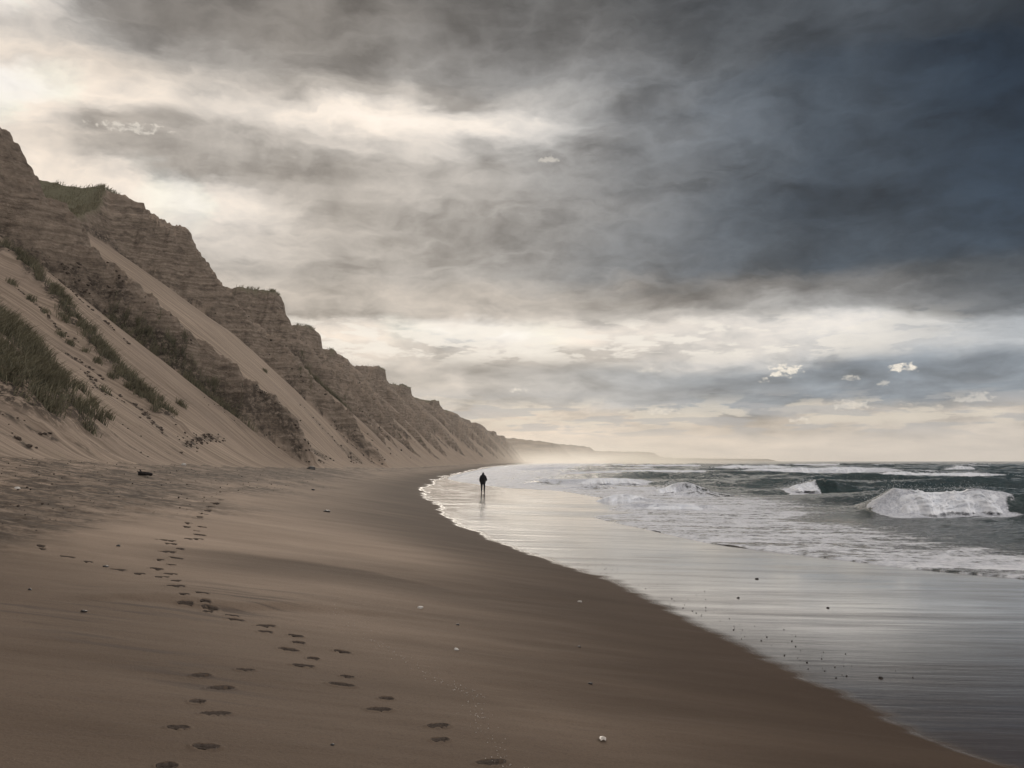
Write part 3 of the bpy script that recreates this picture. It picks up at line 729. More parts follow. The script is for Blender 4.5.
def sea_surface(X, Y):
    s = X-sea_x(Y)
    edge = beach_base(np.minimum(X, sea_x(Y)+0.0), Y)
    base = np.maximum(0.075-0.011*np.maximum(s, 0), 0.0)
    lip = 0.055*sstep(0.0, 0.30, s)-0.02
    grow = sstep(3, 34, s)*(0.35+0.65*sstep(15, 60, Y))
    wx = X+7*fbm(X*0.02, Y*0.02, 3, 130); wy = Y+6*fbm(X*0.025, Y*0.03, 3, 131)
    z = np.zeros_like(X); crest = np.zeros_like(X)
    for lam, ang, amp, sd in ((27, -0.30, 0.64, 1), (16.5, -0.05, 0.44, 2), (9.3, -0.5, 0.22, 3), (5.3, 0.15, 0.11, 4)):
        ph = (wx*math.sin(ang)+wy*math.cos(ang))*2*math.pi/lam
        grp = 0.65+0.7*fbm(X/lam*0.35, Y/lam*0.5, 2, 140+sd)
        sh = 2*((np.sin(ph)+1)/2)**1.9-0.75
        fade = sstep(lam*230, lam*90, np.abs(Y))
        z = z+amp*grp*sh*fade; crest = crest+amp*grp*np.maximum(sh, 0)*fade
    z = z*grow
    z = z+0.17*grow*fbm(X*0.5, Y*0.9, 4, 150, 0.6)*sstep(900, 200, Y)
    z = z+0.035*sstep(0.5, 4, s)*fbm(X*0.8, Y*1.6, 4, 151, 0.6)*sstep(400, 100, Y)
    foam = np.zeros_like(X)
    lim = 9+0.10*np.maximum(Y-20, 0)
    foam = np.maximum(foam, 0.76*sstep(lim*1.2, lim*0.7, s+3*fbm(X*0.1, Y*0.25, 3, 152)))
    foam = np.maximum(foam, 0.80*sstep(2.2, 0.1, s))
    foam = foam*(0.80+0.35*fbm(X*0.12, Y*0.5, 3, 153))
    leftness = sstep(0.22, 0.02, X/np.maximum(Y, 20))*sstep(50, 110, Y)
    foam = np.maximum(foam, leftness*(0.20+0.36*fbm(X*0.06, Y*0.10, 3, 154)))
    foam = np.maximum(foam, 0.70*sstep(0.98, 1.30, crest+0.30*fbm(X*0.05, Y*0.12, 3, 155))*sstep(8, 40, s)*sstep(4000, 200, Y))
    foam = np.maximum(foam, 0.36*sstep(0.12, 0.5, fbm(X*0.05, Y*0.16, 4, 156))*sstep(140, 30, s)*sstep(300, 80, Y))
    for B in BREAK:
        p, q = breaker_local(B, X, Y)
        m = (np.abs(p) < 1.5) & (np.abs(q) < B['w']*9)
        if not m.any(): continue
        pm, qm = p[m], q[m]
        env = crest_shape(B, pm)
        prof = np.where(qm < 0, np.exp(-(qm/(B['w']*2.0))**2), np.exp(-(qm/(B['w']*0.62))**2))
        z[m] = z[m]*(1-0.7*env*prof)+B['h']*env*prof
        trough = -0.18*B['h']*env*np.exp(-((qm-2.0*B['w'])/(B['w']*1.1))**2)
        z[m] += trough
        f0, f1 = B['f']
        wob = 0.10*fbm(pm*B['L']*0.6, qm*0.9, 3, 122)
        al = sstep(f0-0.12, f0+0.06, pm+wob)*sstep(f1+0.12, f1-0.06, pm+wob+0.10*np.maximum(qm, 0)/B['w'])
        ff = al*sstep(-0.5*B['w'], 0.05*B['w'], qm)*sstep(B['w']*2.3, B['w']*1.2, qm)
        tr = 0.55*al*sstep(B['w']*5.5, B['w']*1.4, qm)*sstep(-0.3*B['w'], 0.8*B['w'], qm)
        foam[m] = np.maximum(foam[m], np.maximum(0.95*ff, tr))
    z = base+z+lip*sstep(6, 0, s)
    z = np.where(s < 1.2, np.maximum(z, edge-0.03+0.06*sstep(0, 0.35, s)), z)
    shal = np.maximum(sstep(26, 2, s)*0.9, 0.0)
    return z, np.clip(foam, 0, 1), shal

def sea():
    ys = [6.0]
    while ys[-1] < 6300:
        y = ys[-1]; k = 0.0042 if 14 < y < 160 else (0.008 if y < 700 else 0.03)
        ys.append(y*(1+k))
    ys = np.array([-60, -40, -25, -15, -9, -5, -2, 0, 2, 4]+ys)
    t = np.linspace(0, 1, 620)
    span = 0.72*np.maximum(ys, 8)+14-sea_x(ys)
    span = np.maximum(span, 20)
    S = (0.12*t+0.88*t**1.25)[None, :]*span[:, None]
    ext = np.geomspace(1.03, 60, 40)[None, :]*span[:, None]
    S = np.concatenate([S, ext], 1)
    # ragged swash edge
    ed = 0.5*fbm(ys*0.28, 0*ys, 4, 160, 0.6)*np.clip(ys/30, 0.3, 1.5)
    sx = sea_x(ys)+np.minimum(ed, 0.5)
    X = sx[:, None]+S; Y = np.broadcast_to(ys[:, None], X.shape).copy()
    Z, foam, shal = sea_surface(X, Y)
    tag(grid('sea', X, Y, Z, M['sea'], dict(foam=foam, shallow=shal)), 'grey green rough sea streaked with foam up to the horizon', kind='structure')
sea()

# ---------------------------------------------------------------- breaking waves: the tumbling foam in front of each crest
def breaker_foam(B, label, name='breaking_wave', rag=1.0, na=None):
    c, s = math.cos(B['a']), math.sin(B['a'])
    f0, f1 = B['f']
    na = na or int(max(40, min(420, (f1-f0)*B['L']/0.035))); nb = 56
    p = np.linspace(f0-0.04, f1+0.04, na)
    t = np.linspace(0, 1, nb)
    P, T = np.meshgrid(p, t, indexing='ij')
    e = sstep(f0-0.08, f0+0.34*(f1-f0), P)*sstep(f1+0.08, f1-0.26*(f1-f0), P)
    w, h = B['w'], B['h']
    q0 = -0.35*w; q1 = w*(0.45+1.15*e*(0.80+0.55*fbm(P*B['L']*0.8, 0*P, 4, 171, 0.6)))
    q = q0+(q1-q0)*T
    q = q-(0.55*w*fbm(P*2.2, 0*P+B['x'], 3, 120)-0.5*w*P*P)
    X = B['x']+P*B['L']*c+q*s; Y = B['y']+P*B['L']*s-q*c
    zs = sea_surface(X, Y)[0]
    en = crest_shape(B, P)
    top = h*en*(0.95+0.30*fbm(P*B['L']*0.45, 0*P+3, 5, 172, 0.62)*rag)
    dome = top*np.interp(T, [0, 0.12, 0.22, 0.4, 0.62, 0.85, 1.0], [0.80, 1.0, 1.03, 0.86, 0.58, 0.26, -0.10])*(0.15+0.85*e)-0.30*(1-e)*h
    a_l = P*B['L']
    tl = T*(w+h)*1.3
    spike = np.exp(-((T-0.16)/0.10)**2)*np.maximum(fbm(a_l*4.5, 0*a_l+7, 4, 176, 0.7), 0)*0.22*h
    lump = spike+0.14*h*fbm(a_l*0.9+tl*0.9, tl*1.3, 5, 173, 0.42)+0.05*h*np.abs(fbm(a_l*2.4+tl*1.8, tl*2.4, 4, 174, 0.62))
    Z = np.maximum(dome+lump*e, zs-0.25*(1-e)-0.12*(T > 0.97))
    Z = np.where((T < 0.03) | (T > 0.97), zs-0.15, Z)
    Y = Y-(0.34*h*fbm(a_l*0.9+tl, tl*1.4, 4, 175, 0.5)+1.6*lump*np.sin(T*math.pi))*e
    edge = np.minimum(np.minimum(T*7, (1-T)*5.5), np.minimum((P-f0+0.04), (f1+0.04-P))*B['L']*0.55/max(h, 0.5))
    o = tag(grid(name, X, Y, Z, M['foam'], dict(edge=np.clip(edge, 0, 1))), label, 'wave', 'white breakers rolling in')
    if h > 0.9:
        # droplets torn off the crest
        n = int(260*(f1-f0)*B['L']**0.8); i = RNG.integers(2, na-2, n); j = RNG.integers(4, 16, n)
        c0 = np.stack([X[i, j], Y[i, j], Z[i, j]], 1)+np.abs(RNG.normal(size=(n, 3)))*np.array([0.25, 0.25, 0.16])*h*np.array([-1, 1, 1])
        r = (0.005+0.011*RNG.random(n)**2)[:, None, None]*(B['y']/52)**0.7
        oc = np.array([(1, 0, 0), (-1, 0, 0), (0, 1, 0), (0, -1, 0), (0, 0, 1), (0, 0, -1)], float)
        fc = np.array([(0, 2, 4), (2, 1, 4), (1, 3, 4), (3, 0, 4), (2, 0, 5), (1, 2, 5), (3, 1, 5), (0, 3, 5)])
        V = c0[:, None, :]+oc[None]*r*(0.7+0.6*RNG.random((n, 1, 3)))
        sp_ = np_mesh('spray', V.reshape(-1, 3), (np.arange(n)[:, None, None]*6+fc[None]).reshape(-1, 3), M['droplet'], parent=o)
        sp_['kind'] = 'stuff'
    return o
for i, lab in ((0, 'largest white breaking wave at the right with a dark curling end'),
               (1, 'small breaking wave with white left shoulder beside a dark green peak'),
               (2, 'breaking wave with white left end and long dark face behind the largest breaker'),
               (3, 'long thin white breaker stretching behind the largest breaking wave'),
               (4, 'long white breaker below the horizon right of the farthest headland'),
               (5, 'tall distant whitecap alone near the horizon at the right'),
               (6, 'low tumbling line of foam close to the shining wet sand'),
               (7, 'lowest small foam roller nearest the wet sand edge'),
               (8, 'low distant surf roller right of the walking person'),
               (9, 'distant white surf line in front of the hazy headlands'),
               (11, 'thinnest distant breaker just under the horizon right of the headland tip'),):
    breaker_foam(BREAK[i], lab)

# ---------------------------------------------------------------- marram grass
def blades(pts, length, lean, parent_name, label, kind=None, group=None, cat='grass', width=0.035, bias=0.0):
    n = len(pts); pts = np.asarray(pts)
    L = length*(0.55+0.65*RNG.random(n)); ang = RNG.random(n)*2*math.pi
    lx = lean[0]+0.45*RNG.normal(size=n); ly = lean[1]+0.45*RNG.normal(size=n)
    W = width*(0.7+0.7*RNG.random(n))
    cx, cy = np.cos(ang)*W, np.sin(ang)*W
    V = np.zeros((n, 5, 3)); base = pts-np.array([0, 0, 0.06])
    m = np.stack([lx*L*0.22, ly*L*0.22, L*0.55], 1); tp = np.stack([lx*L*0.75, ly*L*0.75, L*(0.95-0.12*np.hypot(lx, ly))], 1)
    off = np.stack([cx, cy, 0*cx], 1)
    V[:, 0] = base-off; V[:, 1] = base+off; V[:, 2] = base+m+off*0.8; V[:, 3] = base+m-off*0.8; V[:, 4] = base+tp
    i = np.arange(n)[:, None]*5
    F = np.concatenate([i+np.array([[0, 1, 2]]), i+np.array([[0, 2, 3]]), i+np.array([[3, 2, 4]])], 0)
    tint = np.repeat(np.clip(0.45+bias+0.9*fbm(pts[:, 0]*0.6, pts[:, 1]*0.6, 3, 180)+0.25*RNG.normal(size=n), 0, 1), 5)
    tip = np.tile(np.array([0, 0, 0.35, 0.35, 1.0]), n)
    o = np_mesh(parent_name, V.reshape(-1, 3), F, M['grass'], dict(tint=tint, tip=tip), smooth=False)
    return tag(o, label, cat, group, kind)

TUFTS = [(-37.34, 78.17), (-35.95, 77.7), (-33.9, 75.95), (-31.3, 68.84), (-28.04, 59.98), (-39.82, 78.62), (-30.05, 79.47), (-34.18, 77.7), (-32.37, 75.63), (-43.89, 81.01), (-42.18, 80.43), (-46.22, 82.1), (-38.61, 78.04), (-31.52, 80.42), (-30.62, 82.87), (-24.7, 52.46), (-27.01, 60.15), (-39.56, 143.47), (-39.43, 166.57), (-37.52, 166.57), (-39.78, 213.93), (-38.86, 264.88), (-33.38, 268.56), (-32.68, 320.24)]
for lab, line, w, n, ln in GRASS:
    segs = list(zip(line[:-1], line[1:])); lens = np.array([math.dist(a, b) for a, b in segs]); pr = lens/lens.sum()
    m = n*3
    k = RNG.choice(len(segs), m, p=pr); t = RNG.random(m)
    A = np.array([s[0] for s in segs])[k]; Bq = np.array([s[1] for s in segs])[k]
    C0 = A+(Bq-A)*t[:, None]+RNG.normal(size=(m, 2))*w*0.55
    C0 = C0[fbm(C0[:, 0]*0.45, C0[:, 1]*0.45, 3, 181) > -0.12][:max(n//42, 20)]      # tuft centres
    which = RNG.integers(0, len(C0), n)
    P = C0[which]+RNG.normal(size=(n, 2))*(0.16+0.12*(which % 3))[:, None]
    ln = ln*(0.7+0.6*((which*7919) % 100)/100.0)
    z = cliff_z(P[:, 0], P[:, 1])[0]
    blades(np.column_stack([P, z]), ln, (0.55, 0.05), 'marram_grass', lab, group='marram patches on the dune slope', width=0.024, bias=0.05)

# lone tufts between the patches
for i, (px_, py_) in enumerate(TUFTS):
    n = 60+int(60*((i*37) % 10)/10)
    P = np.array([px_, py_])+RNG.normal(size=(n, 2))*(0.14+0.03*(i % 4))
    blades(np.column_stack([P, cliff_z(P[:, 0], P[:, 1])[0]]), 0.55+0.05*(i % 5), (0.5, 0.0), 'marram_tuft', 'small lone marram tuft on the bare sand of the dune slope', group='lone marram tufts', width=0.024, bias=0.1)

# turf and tufts along the top edge of the cliff
def top_grass():
    n = 260000
    y = np.exp(RNG.random(n)*math.log(520/85)+math.log(85)); u = 33+30*RNG.random(n)**1.3
    x = foot_x(y)-u
    z, rk, tf = cliff_z(x, y)[:3]
    edge = cliff_z(x+1.6, y)[0] < z-0.5
    keep = (tf > 0.6) & (edge | (RNG.random(n) < np.where((y > 150) & (y < 180), 0.16, 0.05)))
    keep &= (fbm(x*0.25, y*0.25, 3, 182) > -0.25)
    P = np.column_stack([x, y, z])[keep][:26000]
    blades(P, 0.85, (0.45, -0.1), 'cliff_top_grass', 'grass fringe along the top edge of the dune cliff', 'stuff', width=0.05, bias=0.95)
top_grass()

# ---------------------------------------------------------------- small loose things
def lump_mesh(name, r, flat, seed, mat, sub=2, long=1.0):
    import bmesh
    bm = bmesh.new(); bmesh.ops.create_icosphere(bm, subdivisions=sub, radius=1.0)
    rr = random.Random(seed)
    ph = [rr.uniform(0, 6.28) for _ in range(6)]
    for v in bm.verts:
        c = v.co; k = 1+0.16*math.sin(3.1*c.x+ph[0])*math.cos(2.7*c.y+ph[1])+0.12*math.sin(5.3*c.z+ph[2]+2*c.x)+0.06*math.sin(9*c.y+ph[3])*math.sin(8*c.x+ph[4])
        v.co = (c.x*k*r*long, c.y*k*r, c.z*k*r*flat)
    for f in bm.faces: f.smooth = True
    me = bpy.data.meshes.new(name); bm.to_mesh(me); bm.free(); me.materials.append(mat)
    return me

def place(name, me, x, y, dz=0.0, rot=0.0, s=1.0):
    o = bpy.data.objects.new(name, me); COL.objects.link(o)
    o.location = (x, y, float(beach_z(np.array([x]), np.array([y]))[0])+dz); o.rotation_euler = (0, 0, rot); o.scale = (s, s, s)
    return o

STONES = [  # x, y, radius, material, label
    (-21.0, 94.4, 0.55, 'stone', 'dark boulder lying at the foot of the dune slope'),
    (-11.03, 50.21, 0.15, 'stone', 'dark stone on the pale upper beach below the cliff foot'),
    (-6.67, 32.7, 0.16, 'stone', 'dark stone on the pale sand right of the line of footprints'),
    (-5.8, 13.02, 0.05, 'stone', 'dark pebble beside the left end of the footprint trail'),
    (-5.61, 10.64, 0.035, 'stone', 'tiny dark pebble on open sand at the far left foreground'),
    (-4.6, 9.84, 0.045, 'stone', 'dark pebble among the dark sand streaks at the left'),
    (-6.65, 15.38, 0.05, 'stone', 'dark pebble between the trail and the churned sand'),
    (-0.7, 11.83, 0.03, 'stone', 'dark pebble on plain sand near the middle of the beach'),
    (-1.22, 6.3, 0.022, 'stone', 'dark pebble close to the bottom edge right of the nearest footprints'),
    (5.57, 20.78, 0.055, 'stone', 'dark stone standing in the shining wet sand below the foam'),
    (4.37, 17.68, 0.042, 'stone', 'dark stone in the bright reflection near the dry sand edge'),
    (5.74, 16.64, 0.042, 'stone', 'dark stone in the middle of the broad wet sand reflection'),
    (4.47, 11.17, 0.036, 'stone', 'dark stone at the grey edge of the wet sand nearest the viewer'),
    (0.83, 11.35, 0.028, 'stone', 'tiny dark pebble on damp brown sand, farther of two'),
    (0.79, 9.29, 0.03, 'stone', 'tiny dark pebble on damp brown sand, nearer of two'),
    (-1.28, 12.77, 0.055, 'pale', 'pale pebble lying on damp sand above the shell trail'),
    (-0.62, 10.21, 0.04, 'pale', 'small pale pebble beside the shell trail'),
    (1.16, 15.67, 0.045, 'pale', 'small pale pebble on damp sand near the reflection edge'),
    (-13.12, 24.01, 0.12, 'pale', 'white stone on the churned sand at the left edge'),
    (-21.4, 58.86, 0.22, 'pale', 'white stone at the foot of the pale dune slope'),
]
for i, (x, y, r, mk, lab) in enumerate(STONES):
    o = place('beach_stone', lump_mesh('beach_stone', r*0.62, 0.62, i, M[mk], 3, 1.25), x, y, 0.12*r, i*1.3)
    tag(o, lab, 'stone', 'scattered stones on the beach')

# tiny pebbles strewn over the wet sand
PEB = [lump_mesh('wet_pebble', 0.011, 0.6, 50+k, M['stone'], 2, 1.2) for k in range(4)]
for i in range(90):
    y = float(11+13*RNG.random()**1.2)
    off = float(0.25+abs(RNG.normal())*0.55)
    x = float(wet_x(y))+off
    o = place('wet_pebble', PEB[i % 4], x, y, 0.006, i*0.7, 0.4+0.7*float(RNG.random())**2)
    tag(o, 'tiny dark pebble strewn on the shining wet sand', 'pebble', 'tiny pebbles on the wet sand')

# broken shell lying bottom centre
def shell():
    t = np.linspace(0, 1, 14); a = np.linspace(-1.15, 1.15, 22)
    T, A = np.meshgrid(t, a, indexing='ij')
    R = 0.055*T
    X = R*np.sin(A)*1.25; Y = R*np.cos(A)-0.02; Z = 0.020*np.sin(T*math.pi*0.85)*(1-0.5*(A/1.2)**2)+0.0015*np.cos(A*16)*T
    V = np.concatenate([np.stack([X, Y, Z], -1).reshape(-1, 3), np.stack([X, Y, Z-0.004], -1).reshape(-1, 3)])
    f = grid_faces(*X.shape); n = X.size
    rim = np.concatenate([np.arange(22), np.arange(1, 14)*22+21, (13*22+np.arange(22))[::-1][1:], (np.arange(14)*22)[::-1][1:]])
    side = np.stack([rim[:-1], rim[1:], rim[1:]+n, rim[:-1]+n], 1)
    o = np_mesh('scallop_shell', V, np.concatenate([f, f[:, ::-1]+n, side]), M['shell'])
    x, y = 0.71, 7.19
    o.location = (x, y, float(beach_z(np.array([x]), np.array([y]))[0])+0.010); o.rotation_euler = (0.25, 0.1, 1.2)
    tag(o, 'pale broken shell lying on damp sand near the bottom edge', 'shell')
shell()

# shell grit left by the last tide
def grit():
    line = np.array([(-2.38, 11.96), (-1.6, 10.2), (-1.16, 9.55), (-0.68, 8.72), (-0.38, 8.3), (-0.27, 7.4), (-0.08, 6.5), (0.02, 6.0)])
    n = 230; t = RNG.random(n)*(len(line)-1); k = t.astype(int); f = (t-k)[:, None]
    P = line[k]*(1-f)+line[k+1]*f+RNG.normal(size=(n, 2))*np.array([0.07, 0.06])
    z = beach_z(P[:, 0], P[:, 1])
    tet = np.array([(1, 0, 0), (-0.6, 0.9, 0), (-0.6, -0.9, 0), (0.1, 0, 0.8), (0.1, 0.1, -0.6)])
    fc = np.array([(0, 1, 3), (1, 2, 3), (2, 0, 3), (1, 0, 4), (2, 1, 4), (0, 2, 4)])
    s = (0.0030+0.0045*RNG.random(n)**2)[:, None, None]; a = RNG.random(n)*6.28
    R = np.zeros((n, 3, 3)); R[:, 0, 0] = R[:, 1, 1] = np.cos(a); R[:, 0, 1] = -np.sin(a); R[:, 1, 0] = np.sin(a); R[:, 2, 2] = 1
    V = np.einsum('nij,kj->nki', R, tet)*s+np.column_stack([P, z+0.003])[:, None, :]
    F = (np.arange(n)[:, None, None]*5+fc[None]).reshape(-1, 3)
    tag(np_mesh('shell_grit', V.reshape(-1, 3), F, M['shell'], smooth=False), 'thin trail of white shell grit on the damp sand', 'shell grit', kind='stuff')
grit()

# driftwood log with a broken stub
def log():
    n, m = 26, 14
    t = np.linspace(0, 1, n); a = np.linspace(0, 2*math.pi, m, endpoint=False)
    T, A = np.meshgrid(t, a, indexing='ij')
    r = 0.17*(1-0.25*T)*(1+0.12*np.sin(A*3+T*5)+0.10*fbm(T*9, A, 3, 190))*np.where((T < 0.01) | (T > 0.99), 0.35, 1)
    X = (T-0.5)*0.95+0.03*np.cos(A*2); Y = r*np.cos(A)+0.10*np.sin(T*3); Z = r*np.sin(A)*0.8+0.10+0.08*(1-T)
    i = np.arange(n*m).reshape(n, m); j = np.roll(i, -1, 1)
    F = np.stack([i[:-1], j[:-1], j[1:], i[1:]], -1).reshape(-1, 4)
    V = np.stack([X, Y, Z], -1).reshape(-1, 3)
    o = np_mesh('driftwood_log', V, F, M['wood'])
    o.scale = (0.68, 0.68, 0.68); o.location = (-15.85, 39.05, float(beach_z(np.array([-15.85]), np.array([39.05]))[0])); o.rotation_euler = (0, 0, -0.25)
    tag(o, 'short dark driftwood log lying on the churned upper beach', 'driftwood')
    t2 = np.linspace(0, 1, 7); T, A = np.meshgrid(t2, a, indexing='ij')
    r = 0.07*(1-0.5*T)
    X = -0.30-0.12*T+r*np.cos(A); Y = 0.05+r*np.sin(A); Z = 0.22+0.20*T+0*A
    i = np.arange(7*m).reshape(7, m); j = np.roll(i, -1, 1)
    F = np.stack([i[:-1], j[:-1], j[1:], i[1:]], -1).reshape(-1, 4)
    np_mesh('branch_stub', np.stack([X, Y, Z], -1).reshape(-1, 3), F, M['wood'], parent=o)
log()

# earth clods fallen from the cliff
def clods():
    n = 60000
    y = np.exp(RNG.random(n)*math.log(300/30)+math.log(30)); u = 1+30*RNG.random(n)**1.5
    x = foot_x(y)-u
    z, rk, tf = cliff_z(x, y)[:3]
    z2 = cliff_z(x-1.8, y)[1]
    pr = 0.05*(z2 > 0.5)+0.10*((rk > 0.05) & (rk < 0.9))
    pr = pr+0.16*sstep(0.05, 0.35, fbm(u*0.16, y*0.12, 4, 91))*sstep(1, 3, u)*sstep(13, 6, u)*sstep(88, 97, y)*sstep(230, 120, y)
    pr = pr+0.10*sstep(0.26, 0.4, fbm(u*0.14+y*0.05, y*0.7, 4, 92))*sstep(1, 3, u)*sstep(13, 6, u)*sstep(80, 60, y)
    k = RNG.random(n) < pr*0.8
    P = np.column_stack([x, y, z])[k][:3600]; n = len(P)
    tl = []
    for line, w in TRAILS:
        for a, b in zip(line[:-1], line[1:]):
            k2 = int(math.dist(a, b)*4); t = RNG.random(k2)[:, None]
            tl.append(np.array(a)+(np.array(b)-np.array(a))*t+RNG.normal(size=(k2, 2))*w*0.8)
    tl = np.concatenate(tl); P = np.concatenate([P, np.column_stack([tl, cliff_z(tl[:, 0], tl[:, 1])[0]])]); n = len(P)
    # second lot: crumbs on the churned sand below the slope
    n2 = 12000; y2 = 12+60*RNG.random(n2)**1.4; x2 = foot_x(y2)+14*RNG.random(n2)
    kk = (churn(x2, y2) > 0.6) & (RNG.random(n2) < 0.08); P2 = np.column_stack([x2, y2, beach_z(x2, y2)])[kk]
    P = np.concatenate([P, P2]); s = np.concatenate([0.035+0.15*RNG.random(n)**3+0.0005*P[:n, 1], 0.010+0.030*RNG.random(len(P2))**3])
    n = len(P)
    me = lump_mesh('tmp', 1.0, 0.7, 5, M['clod'], 1); v0 = np.zeros(len(me.vertices)*3, np.float32); me.vertices.foreach_get('co', v0); v0 = v0.reshape(-1, 3)
    f0 = np.array([p.vertices[:] for p in me.polygons]); bpy.data.meshes.remove(me)
    a = RNG.random(n)*6.28; R = np.zeros((n, 3, 3)); R[:, 0, 0] = R[:, 1, 1] = np.cos(a); R[:, 0, 1] = -np.sin(a); R[:, 1, 0] = np.sin(a); R[:, 2, 2] = 1
    V = np.einsum('nij,kj->nki', R, v0)*(s[:, None, None]*(0.7+0.6*RNG.random((n, 1, 3))))+P[:, None, :]+np.array([0, 0, 0.02])
    F = (np.arange(n)[:, None, None]*len(v0)+f0[None]).reshape(-1, 3)
    tag(np_mesh('earth_clods', V.reshape(-1, 3), F, M['clod'], smooth=False), 'dark earth clods scattered below the dune cliff', 'rubble', kind='stuff')
clods()

# footprints pressed into the sand, one object each
def footprint(i, x, y):
    la, lb = FOOT_SIZE[i]; s = 1.0+0.02*max(y-10, 0); la *= s; lb *= s
    a0 = foot_dir(i)
    rr = np.array([0.0, 0.25, 0.5, 0.68, 0.8, 0.92, 1.02, 1.12]); th = np.linspace(0, 2*math.pi, 26, endpoint=False)
    R, T = np.meshgrid(rr, th, indexing='ij')
    waist = 1-0.42*np.exp(-((np.cos(T)+0.15)/0.32)**2)-0.12*(np.cos(T) < -0.2)
    wob = 1+0.09*np.sin(3*T+i)+0.07*np.sin(5*T+2.3*i)+0.05*np.sin(9*T+1.1*i)
    p = la*R*np.cos(T)*wob; q = lb*R*np.sin(T)*wob*waist
    dep = np.interp(R, [0, 0.5, 0.72, 0.92, 1.0, 1.06, 1.12], [-0.040, -0.042, -0.036, -0.010, 0.008, 0.014, -0.004])*s*(0.75+0.35*math.sin(i*2.1)**2)
    dep = dep*(1-0.55*np.exp(-((R*np.cos(T)+0.12)/0.20)**2)*(R < 0.95))
    dep = dep+0.006*np.sin(p*90+i)*(R < 0.7)*s
    X = x+p*math.cos(a0)-q*math.sin(a0); Y = y+p*math.sin(a0)+q*math.cos(a0)
    Z = beach_z(X, Y)+dep
    zc = float(beach_z(np.array([x]), np.array([y]))[0])
    n, m = R.shape; ii = np.arange(n*m).reshape(n, m); jj = np.roll(ii, -1, 1)
    F = np.stack([ii[:-1], ii[1:], jj[1:], jj[:-1]], -1).reshape(-1, 4)
    o = np_mesh('footprint', np.stack([X-x, Y-y, Z-zc], -1).reshape(-1, 3), F[:, ::-1], M['print'])
    o.location = (x, y, zc)
    if i == 0: lab = 'large dark footprint at the lower left, second one up from the bottom edge'
    elif i < 9 or i == 20: lab = 'dark footprint in the short left-hand line at the bottom of the beach'
    elif i < 20 and i > 11: lab = 'dark footprint in the line slanting down to the bottom centre'
    elif y < 13.2 and x > -5.2: lab = 'small dark footprint of the middle stretch where both lines meet'
    elif x < -5.4 and y < 14.4: lab = 'narrow dark footprint of the side trail leading to the left edge'
    else: lab = 'faint small footprint of the distant trail curving up towards the cliff foot'
    tag(o, lab, 'footprint', 'footprints trailing across the sand')
for i, (x, y) in enumerate(FOOT): footprint(i, x, y)

# ---------------------------------------------------------------- the walker
def skin_mesh(name, verts, edges, radii, mat, parent=None, root=0, sub=2):
    me = bpy.data.meshes.new(name); me.from_pydata(verts, edges, []); me.update()
    o = bpy.data.objects.new(name, me); COL.objects.link(o)
    sk = o.modifiers.new('skin', 'SKIN'); sk.use_smooth_shade = True
    for k, r in enumerate(radii):
        d = me.skin_vertices[0].data[k]; d.radius = (r, r) if not isinstance(r, tuple) else r
        d.use_root = (k == root)
    ss = o.modifiers.new('sub', 'SUBSURF'); ss.levels = ss.render_levels = sub
    dg = bpy.context.evaluated_depsgraph_get()
    nm = bpy.data.meshes.new_from_object(o.evaluated_get(dg)); o.modifiers.clear(); o.data = nm; bpy.data.meshes.remove(me)
    nm.name = name; nm.materials.clear(); nm.materials.append(mat)
    for f in nm.polygons: f.use_smooth = True
    if parent: o.parent = parent
    return o

